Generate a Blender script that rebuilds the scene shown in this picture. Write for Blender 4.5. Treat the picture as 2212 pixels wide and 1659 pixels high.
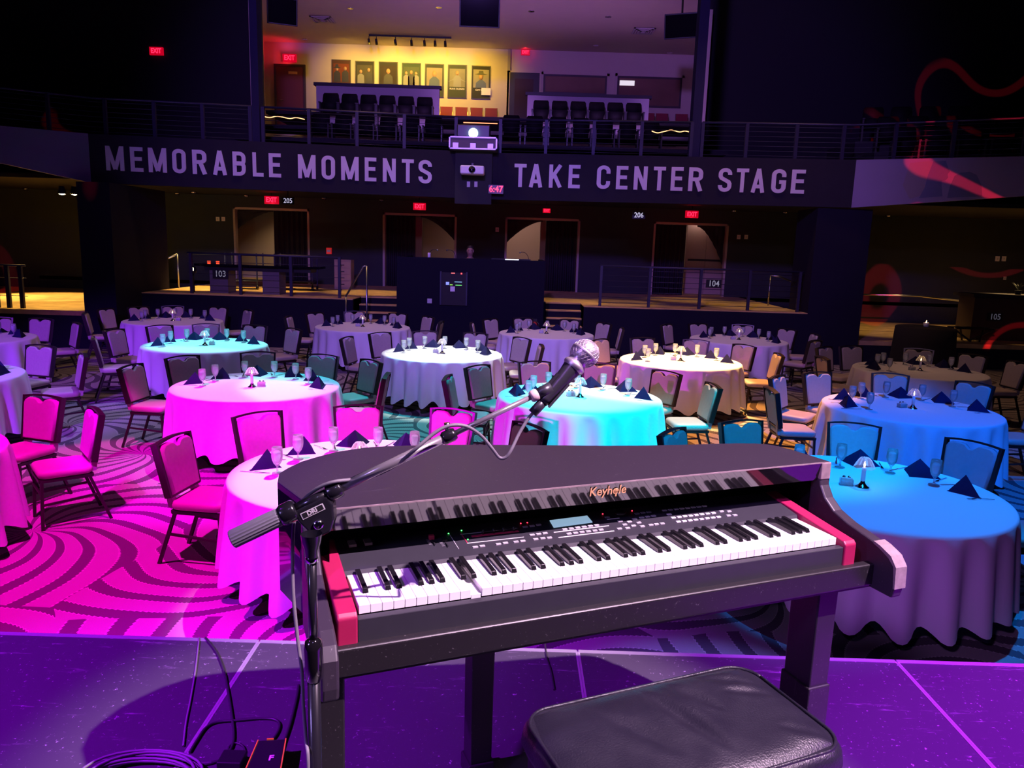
import bpy, bmesh, math, random
from mathutils import Vector, Matrix
random.seed(7)
R = math.radians
for o in list(bpy.data.objects): bpy.data.objects.remove(o)
scene = bpy.context.scene
col = scene.collection

# ------------------------------------------------------------------ camera
W_PX, H_PX, F_PX = 2212, 1659, 1634.7
EYE = 2.417
TILT, ROLL = R(10.3), R(1.7905)
CT, ST, CR, SR = math.cos(TILT), math.sin(TILT), math.cos(ROLL), math.sin(ROLL)
FW = Vector((0, CT, -ST)); UPV = Vector((0, ST, CT)); RTV = Vector((1, 0, 0))
CX = RTV * CR + UPV * SR; CY = UPV * CR - RTV * SR
CO = Vector((0, 0, EYE))
cam_d = bpy.data.cameras.new('camera'); cam = bpy.data.objects.new('camera', cam_d); col.objects.link(cam)
cam_d.sensor_fit = 'HORIZONTAL'; cam_d.sensor_width = 36; cam_d.lens = F_PX / W_PX * 36
cam_d.clip_start = .05; cam_d.clip_end = 200
cam.matrix_world = Matrix(((CX.x, CY.x, -FW.x, 0), (CX.y, CY.y, -FW.y, 0), (CX.z, CY.z, -FW.z, EYE), (0, 0, 0, 1)))
scene.camera = cam
def ray(x, y): return FW + CX * ((x - W_PX / 2) / F_PX) + CY * ((H_PX / 2 - y) / F_PX)
def AZ(x, y, z): d = ray(x, y); return CO + d * ((z - EYE) / d.z)      # point of a pixel at height z
def AY(x, y, Y): d = ray(x, y); return CO + d * (Y / d.y)              # point of a pixel at distance Y into the hall
def AD(x, y, dep): return CO + ray(x, y) * dep                         # point of a pixel at depth dep

# ------------------------------------------------------------------ world, exposure
scene.view_settings.view_transform = 'Standard'; scene.view_settings.look = 'None'
scene.view_settings.gamma = 1; scene.view_settings.use_curve_mapping = False
scene.view_settings.exposure = 0
w = bpy.data.worlds.new('hall'); scene.world = w; w.use_nodes = True
w.node_tree.nodes['Background'].inputs[0].default_value = (.25, .12, .8, 1)
w.node_tree.nodes['Background'].inputs[1].default_value = .012

# ------------------------------------------------------------------ stage and room lights
def spot(loc, tgt, color, power, ang, blend=.3, rad=.08, name='spotlight_beam'):
    l = bpy.data.lights.new(name, 'SPOT'); o = bpy.data.objects.new(name, l); col.objects.link(o)
    l.energy = power; l.color = color; l.spot_size = R(ang); l.spot_blend = blend; l.shadow_soft_size = rad
    o.location = loc; o.rotation_euler = (Vector(tgt) - Vector(loc)).to_track_quat('-Z', 'Y').to_euler()
    return o
def area(loc, tgt, color, power, sx, sy, name='fill_light'):
    l = bpy.data.lights.new(name, 'AREA'); o = bpy.data.objects.new(name, l); col.objects.link(o)
    l.energy = power; l.color = color; l.shape = 'RECTANGLE'; l.size = sx; l.size_y = sy
    o.location = loc; o.rotation_euler = (Vector(tgt) - Vector(loc)).to_track_quat('-Z', 'Y').to_euler()
    return o
def gobo(loc, tgt, color, power, ang, scale, seed, band=.035):
    o = spot(loc, tgt, color, power, ang, .1, .02, 'pattern_projector_beam')
    l = o.data; l.use_nodes = True; nt = l.node_tree; N = nt.nodes; L = nt.links
    em = N['Emission']
    g = N.new('ShaderNodeNewGeometry'); tr = N.new('ShaderNodeVectorTransform'); tr.vector_type = 'NORMAL'; tr.convert_from = 'WORLD'; tr.convert_to = 'OBJECT'
    L.new(g.outputs['Incoming'], tr.inputs[0])
    nz = N.new('ShaderNodeTexNoise'); nz.inputs['Scale'].default_value = scale; nz.inputs['Detail'].default_value = 0
    mp = N.new('ShaderNodeVectorMath'); mp.operation = 'ADD'; mp.inputs[1].default_value = (seed, seed * .7, 0)
    L.new(tr.outputs[0], mp.inputs[0]); L.new(mp.outputs[0], nz.inputs['Vector'])
    s = N.new('ShaderNodeMath'); s.operation = 'SUBTRACT'; s.inputs[1].default_value = .5; L.new(nz.outputs[0], s.inputs[0])
    a = N.new('ShaderNodeMath'); a.operation = 'ABSOLUTE'; L.new(s.outputs[0], a.inputs[0])
    m = N.new('ShaderNodeMapRange'); m.inputs[1].default_value = band; m.inputs[2].default_value = band * .72; m.inputs[3].default_value = 0; m.inputs[4].default_value = 1
    L.new(a.outputs[0], m.inputs[0]); L.new(m.outputs[0], em.inputs['Strength'])
    return o
MAG = (1, 0, .66); CYA = (0, .62, 1); AMB = (1, .62, .18); BLU = (.02, .2, 1); VIO = (.28, .1, 1); PNK = (1, .62, .9)
# magenta pool on the stage-left front tables
spot((-3.1, 3.6, 7.6), (-2.95, 5.75, 0), MAG, 5200, 44, .12, .05)
spot((-4.6, 2.3, 2.2), (-.35, 7.7, .45), (.85, 0, 1), 2000, 19, .5, .05)
spot((-3.2, 2.4, 6.0), (-2.9, 7.3, .45), (.7, 0, 1), 3400, 23, .4, .05)
# cool white from behind on the tops of the two front pink tables
spot((-1.0, 9.6, 7.4), (-1.05, 5.35, .76), (.5, 1, .9), 2600, 15, .4, .05)
spot((-3.0, 12.2, 7.6), (-2.95, 8.3, .76), (.35, .9, .8), 1500, 14, .6, .05)
# cyan pools
spot((-1.0, 12.2, 8.2), (-1.35, 9.0, 0), (.0, .55, .75), 3600, 27, .15, .05)
spot((-4.6, 11.8, 8.0), (-4.9, 9.4, 0), (.36, .34, 1), 1500, 30, .4, .05)
spot((-4.5, 13.4, 8), (-4.75, 11.72, .76), (.1, .85, 1), 4600, 15, .35, .05)
spot((3.0, 5.2, 7.0), (1.15, 8.2, .6), (0, .72, 1), 5200, 21, .4, .05)
spot((.7, 11.2, 7.6), (.8, 8.5, .76), (.7, .9, .75), 1600, 14, .5, .05)
# white and amber pools
spot((-.6, 13.2, 8.2), (-.95, 11.5, .76), (.85, 1, .9), 7000, 16.5, .5, .05)
spot((2.8, 13.6, 8.2), (2.62, 11.5, .76), (1, .80, .3), 9000, 16, .4, .05)
spot((3.0, 12.6, 8.4), (2.4, 10.4, 0), (1, .36, .06), 6000, 35, .3, .05)
# blue pools over the tables beside the piano
spot((3.3, 2.6, 7.8), (4.5, 7.6, .5), (.006, .14, 1), 4600, 30, .35, .05)
spot((3.7, 6.4, 7.8), (2.75, 5.4, .76), (.005, .22, 1), 2900, 18, .25, .05)
spot((2.3, 2.2, 7.4), (2.0, 6.5, .6), (.0, .34, 1), 2600, 22, .5, .05)
# lilac wash from the stage on the far cloths that face it
spot((0, -1.5, 6.2), (-6.4, 13.4, 2.2), (.34, .2, 1), 450, 25, .5, .3)
spot((0, -1.5, 6.2), (-.2, 14, 2.0), (.58, .44, .95), 850, 24, .5, .3)
spot((0, -1.5, 6.2), (6.2, 13.6, 2.6), (.72, .46, .8), 620, 25, .5, .3)
spot((-6.2, 1.2, 5.2), (-7.2, 9.4, .5), (.30, .04, 1), 6500, 32, .6, .2)
spot((-1.5, -1.0, 4.4), (2.75, 4.3, .3), (.5, .22, .9), 420, 17, .5, .2)
# warm dim house light over the back rows
spot((-3, 15.6, 9.5), (-3.2, 15.2, 0), (1, .54, .28), 620, 92, .6, .4)
spot((4.4, 15.4, 9.5), (4.6, 14.6, 0), (1, .52, .28), 520, 88, .6, .4)
# pink key light on the piano, purple wash on the deck
spot((2.9, .3, 6.5), (.36, 1.62, 1.7), (1, .66, .92), 4600, 20.5, .45, .04)
spot((1.6, 3.3, 7.2), (1.15, 3.45, 0), (.16, .22, 1), 1500, 17, .5, .05)
spot((-4.2, .6, 5.6), (-2.0, 2.1, .9), (.38, .006, 1), 5200, 46, .7, .1)
spot((4.9, .4, 5.2), (2.6, 1.5, .9), (.44, .02, 1), 10500, 40, .6, .1)
spot((-2.6, -.6, 3.0), (.6, 1.6, 1.3), (.42, .3, .95), 110, 52, .8, .3)  # added violet fill for the piano fronts
spot((.2, -1.4, 5.4), (.5, 1.2, 1.4), (.5, .4, 1), 170, 24, .6, .3)  # added front fill for the microphone stand and faces towards the camera
# violet wash up at the balcony front
spot((-1.5, 1.2, 7.6), (0, 17, 4.6), (.34, .15, 1), 5200, 62, .5, .4)
spot((.5, 4.5, 6.6), (-.3, 16.5, 2.2), (.10, .08, 1), 900, 40, .8, .4)
area((0, 21.2, 5.6), (0, 23.6, 9), (.5, .2, .85), 90, 9, .5)  # added uplight, stands in for stage light bounced onto the lounge ceiling
gobo((2.5, 1.2, 6.8), (10.2, 15.4, 4.6), (1, .02, .05), 17000, 24, 10.5, 3.3, .034)
gobo((-2.0, 1.2, 6.8), (-11.6, 15.5, 3.6), (1, .02, .06), 9000, 20, 10.5, 8.1, .034)

# ------------------------------------------------------------------ materials
MATS = {}
def nodes_of(m):
    m.use_nodes = True; nt = m.node_tree; return nt.nodes, nt.links, nt.nodes['Principled BSDF']
def mat(name, base, rough=.5, metal=0, var=0, scale=20, bump=0, bscale=120, emit=None, estr=0, spec=.5, coat=0, rvar=0, sheen=0):
    if name in MATS: return MATS[name]
    m = bpy.data.materials.new(name); N, L, b = nodes_of(m)
    b.inputs['Base Color'].default_value = (*base, 1); b.inputs['Roughness'].default_value = rough
    b.inputs['Metallic'].default_value = metal; b.inputs['Specular IOR Level'].default_value = spec
    b.inputs['Coat Weight'].default_value = coat; b.inputs['Sheen Weight'].default_value = sheen
    tc = N.new('ShaderNodeTexCoord')
    if var or rvar:
        nz = N.new('ShaderNodeTexNoise'); nz.inputs['Scale'].default_value = scale; nz.inputs['Detail'].default_value = 5
        L.new(tc.outputs['Object'], nz.inputs['Vector'])
        if var:
            cr = N.new('ShaderNodeMix'); cr.data_type = 'RGBA'
            cr.inputs[6].default_value = (*[c * (1 - var) for c in base], 1); cr.inputs[7].default_value = (*[min(1, c * (1 + var)) for c in base], 1)
            L.new(nz.outputs[0], cr.inputs[0]); L.new(cr.outputs[2], b.inputs['Base Color'])
        if rvar:
            mr = N.new('ShaderNodeMapRange'); mr.inputs[1].default_value = .3; mr.inputs[2].default_value = .7
            mr.inputs[3].default_value = max(0, rough - rvar); mr.inputs[4].default_value = min(1, rough + rvar)
            L.new(nz.outputs[0], mr.inputs[0]); L.new(mr.outputs[0], b.inputs['Roughness'])
    if bump:
        nb = N.new('ShaderNodeTexNoise'); nb.inputs['Scale'].default_value = bscale; nb.inputs['Detail'].default_value = 3
        L.new(tc.outputs['Object'], nb.inputs['Vector'])
        bp = N.new('ShaderNodeBump'); bp.inputs['Strength'].default_value = bump; bp.inputs['Distance'].default_value = .01
        L.new(nb.outputs[0], bp.inputs['Height']); L.new(bp.outputs[0], b.inputs['Normal'])
    if emit:
        b.inputs['Emission Color'].default_value = (*emit, 1); b.inputs['Emission Strength'].default_value = estr
    MATS[name] = m; return m
def glass_mat(name, tint=(1, 1, 1), milk=.25, milkcol=(.85, .88, .92), rough=.06):
    if name in MATS: return MATS[name]
    m = bpy.data.materials.new(name); m.use_nodes = True; N, L = m.node_tree.nodes, m.node_tree.links
    N.remove(N['Principled BSDF']); out = N['Material Output']
    t = N.new('ShaderNodeBsdfTransparent'); t.inputs[0].default_value = (*tint, 1)
    g = N.new('ShaderNodeBsdfGlossy'); g.inputs['Roughness'].default_value = rough
    d = N.new('ShaderNodeBsdfDiffuse'); d.inputs[0].default_value = (*milkcol, 1)
    tl = N.new('ShaderNodeBsdfTranslucent'); tl.inputs[0].default_value = (*milkcol, 1)
    dm = N.new('ShaderNodeMixShader'); L.new(d.outputs[0], dm.inputs[1]); L.new(tl.outputs[0], dm.inputs[2])
    f = N.new('ShaderNodeFresnel'); f.inputs[0].default_value = 1.45
    m1 = N.new('ShaderNodeMixShader'); L.new(f.outputs[0], m1.inputs[0]); L.new(t.outputs[0], m1.inputs[1]); L.new(g.outputs[0], m1.inputs[2])
    m2 = N.new('ShaderNodeMixShader'); m2.inputs[0].default_value = milk; L.new(m1.outputs[0], m2.inputs[1]); L.new(dm.outputs[0], m2.inputs[2])
    L.new(m2.outputs[0], out.inputs[0]); MATS[name] = m; return m
def emis(name, c, s):
    if name in MATS: return MATS[name]
    return mat(name, (.02, .02, .02), .5, emit=c, estr=s)

def carpet(name, light, dark, line):
    m = bpy.data.materials.new(name); N, L, b = nodes_of(m)
    b.inputs['Roughness'].default_value = .95; b.inputs['Specular IOR Level'].default_value = .1
    tc = N.new('ShaderNodeTexCoord')
    def mth(op, a, c=None):
        n = N.new('ShaderNodeMath'); n.operation = op
        for i, v in enumerate((a, c)):
            if v is None: continue
            if isinstance(v, (int, float)): n.inputs[i].default_value = v
            else: L.new(v, n.inputs[i])
        return n.outputs[0]
    vo = N.new('ShaderNodeTexVoronoi'); vo.voronoi_dimensions = '2D'; vo.inputs['Scale'].default_value = .52; vo.inputs['Randomness'].default_value = .62
    mp = N.new('ShaderNodeMapping'); mp.inputs['Location'].default_value = (.35, .42, 0); L.new(tc.outputs['Object'], mp.inputs[0])
    wn = N.new('ShaderNodeTexNoise'); wn.inputs['Scale'].default_value = .9; wn.inputs['Detail'].default_value = 1; L.new(mp.outputs[0], wn.inputs['Vector'])
    wv = N.new('ShaderNodeVectorMath'); wv.operation = 'MULTIPLY_ADD'; wv.inputs[1].default_value = (.35, .35, 0); L.new(wn.outputs['Color'], wv.inputs[0]); L.new(mp.outputs[0], wv.inputs[2])
    L.new(wv.outputs[0], vo.inputs['Vector'])
    sb = N.new('ShaderNodeVectorMath'); sb.operation = 'SUBTRACT'; L.new(wv.outputs[0], sb.inputs[0]); L.new(vo.outputs['Position'], sb.inputs[1])
    sp = N.new('ShaderNodeSeparateXYZ'); L.new(sb.outputs[0], sp.inputs[0])
    an = mth('ARCTAN2', sp.outputs[1], sp.outputs[0])
    ln = N.new('ShaderNodeVectorMath'); ln.operation = 'LENGTH'; L.new(sb.outputs[0], ln.inputs[0])
    ph = mth('ADD', mth('MULTIPLY', an, 18), mth('MULTIPLY', ln.outputs['Value'], 17))
    fine = mth('MULTIPLY', mth('SINE', mth('MULTIPLY', ln.outputs['Value'], 260)), .10)
    s = mth('ADD', mth('SINE', ph), fine)
    cr = N.new('ShaderNodeValToRGB'); e = cr.color_ramp.elements
    e[0].position = .30; e[0].color = (*dark, 1); e[1].position = .32; e[1].color = (*line, 1)
    x = e.new(.40); x.color = (*line, 1); y = e.new(.42); y.color = (*light, 1)
    h = mth('ADD', mth('MULTIPLY', s, .5), .5); L.new(h, cr.inputs[0])
    nz = N.new('ShaderNodeTexNoise'); nz.inputs['Scale'].default_value = 160; L.new(tc.outputs['Object'], nz.inputs['Vector'])
    mx = N.new('ShaderNodeMix'); mx.data_type = 'RGBA'; mx.blend_type = 'MULTIPLY'; mx.inputs[0].default_value = .35
    L.new(cr.outputs[0], mx.inputs[6]); L.new(nz.outputs['Color'], mx.inputs[7]); L.new(mx.outputs[2], b.inputs['Base Color'])
    bp = N.new('ShaderNodeBump'); bp.inputs['Strength'].default_value = .3; L.new(nz.outputs[0], bp.inputs['Height']); L.new(bp.outputs[0], b.inputs['Normal'])
    MATS[name] = m; return m

def scuffed(name, base, mark, rough=.4, scl=3.0, amount=.62, tiny=60, coat=0, fac=.4):
    """dark painted board with pale scratches and flecks"""
    m = bpy.data.materials.new(name); N, L, b = nodes_of(m)
    tc = N.new('ShaderNodeTexCoord')
    mp = N.new('ShaderNodeMapping'); mp.inputs['Rotation'].default_value = (0, 0, .5); mp.inputs['Scale'].default_value = (1, 9, 1); L.new(tc.outputs['Object'], mp.inputs[0])
    n1 = N.new('ShaderNodeTexNoise'); n1.inputs['Scale'].default_value = scl; n1.inputs['Detail'].default_value = 8; n1.inputs['Roughness'].default_value = .75; L.new(mp.outputs[0], n1.inputs['Vector'])
    n2 = N.new('ShaderNodeTexNoise'); n2.inputs['Scale'].default_value = tiny; n2.inputs['Detail'].default_value = 4; n2.inputs['Roughness'].default_value = .7; L.new(tc.outputs['Object'], n2.inputs['Vector'])
    r1 = N.new('ShaderNodeValToRGB'); r1.color_ramp.elements[0].position = amount; r1.color_ramp.elements[1].position = min(1, amount + .16); L.new(n1.outputs[0], r1.inputs[0])
    r2 = N.new('ShaderNodeValToRGB'); r2.color_ramp.elements[0].position = .64; r2.color_ramp.elements[1].position = .72; L.new(n2.outputs[0], r2.inputs[0])
    a = N.new('ShaderNodeMath'); a.operation = 'MAXIMUM'; L.new(r1.outputs[0], a.inputs[0]); L.new(r2.outputs[0], a.inputs[1])
    f = N.new('ShaderNodeMath'); f.operation = 'MULTIPLY'; f.inputs[1].default_value = fac; L.new(a.outputs[0], f.inputs[0])
    mx = N.new('ShaderNodeMix'); mx.data_type = 'RGBA'; mx.inputs[6].default_value = (*base, 1); mx.inputs[7].default_value = (*mark, 1)
    L.new(f.outputs[0], mx.inputs[0]); L.new(mx.outputs[2], b.inputs['Base Color'])
    b.inputs['Roughness'].default_value = rough; b.inputs['Coat Weight'].default_value = coat; b.inputs['Coat Roughness'].default_value = .12
    MATS[name] = m; return m

def fabric(name, base, fold=0):
    m = mat(name, base, .9, var=.10, scale=35, bump=.25, bscale=500, spec=.2)
    return m

# ------------------------------------------------------------------ mesh helpers
class MB:
    def __init__(s): s.v = []; s.f = []; s.sm = []
    def add(s, vs, fs, smooth=False):
        o = len(s.v); s.v += [tuple(x) for x in vs]
        for f in fs: s.f.append([o + i for i in f]); s.sm.append(smooth)
        return s
    def box(s, x0, x1, y0, y1, z0, z1):
        v = [(x, y, z) for z in (z0, z1) for x, y in ((x0, y0), (x1, y0), (x1, y1), (x0, y1))]
        return s.add(v, [(3, 2, 1, 0), (4, 5, 6, 7), (0, 1, 5, 4), (1, 2, 6, 5), (2, 3, 7, 6), (3, 0, 4, 7)])
    def bar(s, a, b, wx, wy, up=(0, 0, 1)):
        a, b = Vector(a), Vector(b); d = (b - a).normalized(); u = Vector(up)
        if abs(d.dot(u)) > .95: u = Vector((0, 1, 0))
        x = d.cross(u).normalized(); y = x.cross(d)
        v = [p + x * i * wx / 2 + y * j * wy / 2 for p in (a, b) for i, j in ((-1, -1), (1, -1), (1, 1), (-1, 1))]
        return s.add(v, [(0, 1, 2, 3), (7, 6, 5, 4), (0, 4, 5, 1), (1, 5, 6, 2), (2, 6, 7, 3), (3, 7, 4, 0)])
    def tube(s, pts, r, n=10, cap=True, smooth=True):
        pts = [Vector(p) for p in pts]; k = len(pts)
        rr = r if isinstance(r, (list, tuple)) else [r] * k
        d0 = (pts[1] - pts[0]).normalized(); u = Vector((0, 0, 1)) if abs(d0.z) < .9 else Vector((1, 0, 0))
        x = d0.cross(u).normalized(); v = []
        for i, p in enumerate(pts):
            d = (pts[min(i + 1, k - 1)] - pts[max(i - 1, 0)])
            if d.length < 1e-9: d = d0
            d = d.normalized(); x = (x - d * x.dot(d)).normalized(); y = d.cross(x)
            for j in range(n):
                a = 2 * math.pi * j / n; v.append(p + (x * math.cos(a) + y * math.sin(a)) * rr[i])
        f = [(i * n + j, i * n + (j + 1) % n, (i + 1) * n + (j + 1) % n, (i + 1) * n + j) for i in range(k - 1) for j in range(n)]
        s.add(v, f, smooth)
        if cap:
            o = len(s.v) - len(v)
            s.f.append([o + j for j in range(n)][::-1]); s.sm.append(False)
            s.f.append([o + (k - 1) * n + j for j in range(n)]); s.sm.append(False)
        return s
    def lathe(s, prof, n=20, c=(0, 0, 0), smooth=True, axis=None):
        v = []
        for r_, z in prof:
            for j in range(n):
                a = 2 * math.pi * j / n; v.append((c[0] + r_ * math.cos(a), c[1] + r_ * math.sin(a), c[2] + z))
        f = [(i * n + j, i * n + (j + 1) % n, (i + 1) * n + (j + 1) % n, (i + 1) * n + j) for i in range(len(prof) - 1) for j in range(n)]
        return s.add(v, f, smooth)
    def prism(s, poly, vec, smooth=False):
        """closed polygon (3-D points) extruded along vec"""
        vec = Vector(vec); p = [Vector(q) for q in poly]; n = len(p)
        v = p + [q + vec for q in p]
        s.add(v, [tuple(range(n))[::-1], tuple(range(n, 2 * n))])
        o = len(s.v) - 2 * n
        for i in range(n):
            s.f.append([o + i, o + (i + 1) % n, o + n + (i + 1) % n, o + n + i]); s.sm.append(smooth)
        return s
    def loft(s, rings, smooth=True, cap=True):
        n = len(rings[0]); v = [p for r_ in rings for p in r_]
        f = [(i * n + j, i * n + (j + 1) % n, (i + 1) * n + (j + 1) % n, (i + 1) * n + j) for i in range(len(rings) - 1) for j in range(n)]
        s.add(v, f, smooth)
        if cap:
            o = len(s.v) - len(v); k = len(rings)
            s.f.append([o + j for j in range(n)][::-1]); s.sm.append(False)
            s.f.append([o + (k - 1) * n + j for j in range(n)]); s.sm.append(False)
        return s
    def grid(s, fn, nu, nv, smooth=True):
        v = [fn(i / nu, j / nv) for j in range(nv + 1) for i in range(nu + 1)]
        f = [(j * (nu + 1) + i, j * (nu + 1) + i + 1, (j + 1) * (nu + 1) + i + 1, (j + 1) * (nu + 1) + i) for j in range(nv) for i in range(nu)]
        return s.add(v, f, smooth)
    def mesh(s, name, m):
        me = bpy.data.meshes.new(name); me.from_pydata(s.v, [], s.f); me.polygons.foreach_set('use_smooth', s.sm)
        bm = bmesh.new(); bm.from_mesh(me); bmesh.ops.recalc_face_normals(bm, faces=bm.faces); bm.to_mesh(me); bm.free()
        me.materials.append(m); return me
    def build(s, name, m, parent=None, bevel=0, seg=2, subd=0):
        o = bpy.data.objects.new(name, s.mesh(name, m)); col.objects.link(o)
        if parent: o.parent = parent
        if bevel:
            b = o.modifiers.new('bevel', 'BEVEL'); b.width = bevel; b.segments = seg; b.limit_method = 'ANGLE'; b.angle_limit = R(40)
        if subd:
            d = o.modifiers.new('subd', 'SUBSURF'); d.levels = subd; d.render_levels = subd
        return o
def rrect(x0, x1, y0, y1, r, z, n=5):
    p = []
    for cx, cy, a0 in ((x1 - r, y1 - r, 0), (x0 + r, y1 - r, 90), (x0 + r, y0 + r, 180), (x1 - r, y0 + r, 270)):
        for k in range(n + 1):
            a = R(a0 + 90 * k / n); p.append((cx + r * math.cos(a), cy + r * math.sin(a), z))
    return p
def cushion(mb, x0, x1, y0, y1, z0, z1, r, e):
    """rounded upholstered pad as a loft of rounded rectangles"""
    h = z1 - z0; rings = []
    for t in (0, .12, .3, .6, .8, .92, 1):
        k = e * (1 - math.sqrt(max(0, 1 - (2 * t - 1) ** 2))) if t != .6 else 0
        rings.append(rrect(x0 + k, x1 - k, y0 + k, y1 - k, max(.004, r - k * .5), z0 + h * t))
    k = e * 1.9
    rings.append(rrect(x0 + k, x1 - k, y0 + k, y1 - k, max(.004, r - k * .5), z1 + e * .12))
    return mb.loft(rings)
def setp(o, label=None, cat=None, group=None, kind=None):
    if label: o['label'] = label
    if cat: o['category'] = cat
    if group: o['group'] = group
    if kind: o['kind'] = kind
    return o
def thing(name, label, cat, loc=(0, 0, 0), rz=0, group=None):
    o = bpy.data.objects.new(name, None); col.objects.link(o); o.empty_display_size = .1
    o.location = loc; o.rotation_euler = (0, 0, rz); return setp(o, label, cat, group)
def copy_tree(o, parent=None):
    c = o.copy(); col.objects.link(c)
    if parent: c.parent = parent
    for ch in list(o.children): copy_tree(ch, c)
    return c
def struct(name, mb, m, parent=None, bevel=0):
    o = mb.build(name, m, parent, bevel)
    if not parent: o['kind'] = 'structure'
    return o
def text_mb(txt, size, M, depth=.002, bold=0, sx=1, align='CENTER', shear=0):
    """flat lettering from the built-in typeface; M maps (x right, y up, z out) to the parent space"""
    cu = bpy.data.curves.new('t', 'FONT'); cu.body = txt; cu.size = size; cu.align_x = align; cu.align_y = 'CENTER'
    cu.extrude = depth; cu.offset = bold; cu.resolution_u = 3; cu.shear = shear
    ob = bpy.data.objects.new('t', cu); col.objects.link(ob)
    dg = bpy.context.evaluated_depsgraph_get(); me = ob.evaluated_get(dg).to_mesh()
    mb = MB(); mb.add([M @ Vector((v.co.x * sx, v.co.y, v.co.z + depth)) for v in me.vertices], [tuple(p.vertices) for p in me.polygons])
    ob.evaluated_get(dg).to_mesh_clear(); bpy.data.objects.remove(ob); bpy.data.curves.remove(cu)
    return mb
def frame_m(o, x, y, z):
    x, y, z = Vector(x), Vector(y), Vector(z); o = Vector(o)
    return Matrix(((x.x, y.x, z.x, o.x), (x.y, y.y, z.y, o.y), (x.z, y.z, z.z, o.z), (0, 0, 0, 1)))
def smooth_path(pts, n=8):
    pts = [Vector(p) for p in pts]; out = []
    for i in range(len(pts) - 1):
        p0, p1, p2, p3 = pts[max(0, i - 1)], pts[i], pts[i + 1], pts[min(len(pts) - 1, i + 2)]
        for k in range(n):
            t = k / n
            out.append(.5 * ((2 * p1) + (p2 - p0) * t + (2 * p0 - 5 * p1 + 4 * p2 - p3) * t * t + (3 * p1 - p0 - 3 * p2 + p3) * t ** 3))
    return out + [pts[-1]]

# ------------------------------------------------------------------ surfaces
HS = .905                                      # stage deck height above the carpet
M_carpet = carpet('swirl_carpet', (.42, .38, .35), (.13, .11, .12), (.58, .53, .48))
M_tier = mat('tier_carpet', (.55, .37, .14), .95, var=.5, scale=3.5, bump=.3, bscale=60)
M_navy = mat('navy_paint', (.012, .010, .022), .85, spec=.1, var=.2, scale=1.5)
M_dark = mat('black_paint', (.010, .009, .014), .75)
M_wall = mat('grey_green_wall', (.040, .046, .052), .8, spec=.1, var=.1, scale=2)
M_cream = mat('cream_wall', (.62, .52, .42), .8, var=.05, scale=3)
M_lilac = mat('corridor_wall', (.42, .33, .30), .8)
M_trim = mat('pale_trim', (.40, .34, .30), .6)
M_fascia = mat('slate_fascia', (.020, .017, .028), .85, spec=.1, var=.15, scale=3)
M_letter = mat('white_letter', (.62, .55, .62), .6)
M_black = mat('black_plastic', (.012, .012, .014), .4)
M_steel = mat('brushed_steel', (.45, .45, .47), .3, metal=1)
M_rail = mat('blue_grey_rail', (.022, .020, .050), .5, metal=.2)
M_deck = scuffed('stage_deck_paint', (.050, .046, .056), (.60, .56, .60), .5, 2.6, .60, 70, 0, .75)
M_alu = mat('aluminium_edge', (.80, .76, .78), .32, metal=.7)
M_redled = emis('red_sign_glow', (1, .01, .04), 4.0)
M_redface = emis('red_sign_face', (1, .0, .03), .55)
M_warm = emis('warm_lamp_glow', (1, .72, .32), 60)
M_white = mat('white_plastic', (.75, .73, .75), .4)

# ------------------------------------------------------------------ hall shell
struct('floor', MB().box(-17, 17, -3, 30, -.1, 0), M_carpet)
struct('ceiling', MB().box(-17, 17, -3, 31, 13, 13.2), M_dark)
struct('wall_left', MB().box(-17.2, -17, -3, 30, 0, 13), M_dark)
struct('wall_right', MB().box(17, 17.2, -3, 30, 0, 13), M_dark)
# raised tier under the balcony
TZ = 1.15; TY = 17.0
TXL = AY(305, 620, TY).x; TXR = AY(1745, 672, TY).x
SXL = [AY(762, 640, TY).x, AY(852, 640, TY).x]      # stairs by the booth
SXR = [AY(1178, 650, TY).x, AY(1262, 655, TY).x]
struct('floor_tier', MB().box(TXL, SXL[0], TY, 22.4, TZ - .02, TZ).box(SXL[0], SXR[1], TY + 1.2, 22.4, TZ - .02, TZ).box(SXR[1], TXR, TY, 22.4, TZ - .02, TZ), M_tier)
struct('wall_riser', MB().box(TXL, SXL[0], TY, TY + .1, 0, TZ - .02).box(SXR[1], TXR, TY, TY + .1, 0, TZ - .02).box(SXL[0], SXR[1], TY + 1.2, TY + 1.3, 0, TZ - .02), M_navy)
PXL = AY(181, 640, 15.9).x
struct('floor_side_left', MB().box(-17, PXL, 15.9, 22.4, .70, .80), M_tier)
struct('wall_riser_left', MB().box(-17, PXL, 15.9, 16.0, 0, .70), M_navy)
struct('floor_side_right', MB().box(TXR + 1.2, 17, 17.2, 30, .45, .55), M_tier)
struct('wall_riser_right', MB().box(TXR + 1.2, 17, 17.1, 17.2, 0, .45), M_navy)
struct('wall_pier_left', MB().box(PXL, TXL, 15.9, 18.4, 0, 3.45), M_navy)
struct('wall_pier_right', MB().box(TXR, TXR + 1.2, 17.0, 18.2, 0, 3.45), M_navy)
def stairs(x0, x1, label):
    t = thing('stair_flight', label, 'stairs', ((x0 + x1) / 2, TY - .38, 0)); hw = (x1 - x0) / 2
    n = 7
    for k in range(n):
        z1 = TZ * (k + 1) / n
        MB().box(-hw, hw, .22 * k, .22 * (k + 1) + .02, 0, z1 - .03).build('riser', M_navy, t)
        MB().box(-hw, hw, .22 * k - .02, .22 * (k + 1) + .02, z1 - .03, z1).build('tread', M_tier, t)
    return t
stairs(SXL[0], SXL[1] - .05, 'carpeted stair flight with handrail beside sign 103 platform')
stairs(SXR[0] + .05, SXR[1], 'carpeted stair flight behind the red fire extinguisher')
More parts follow.
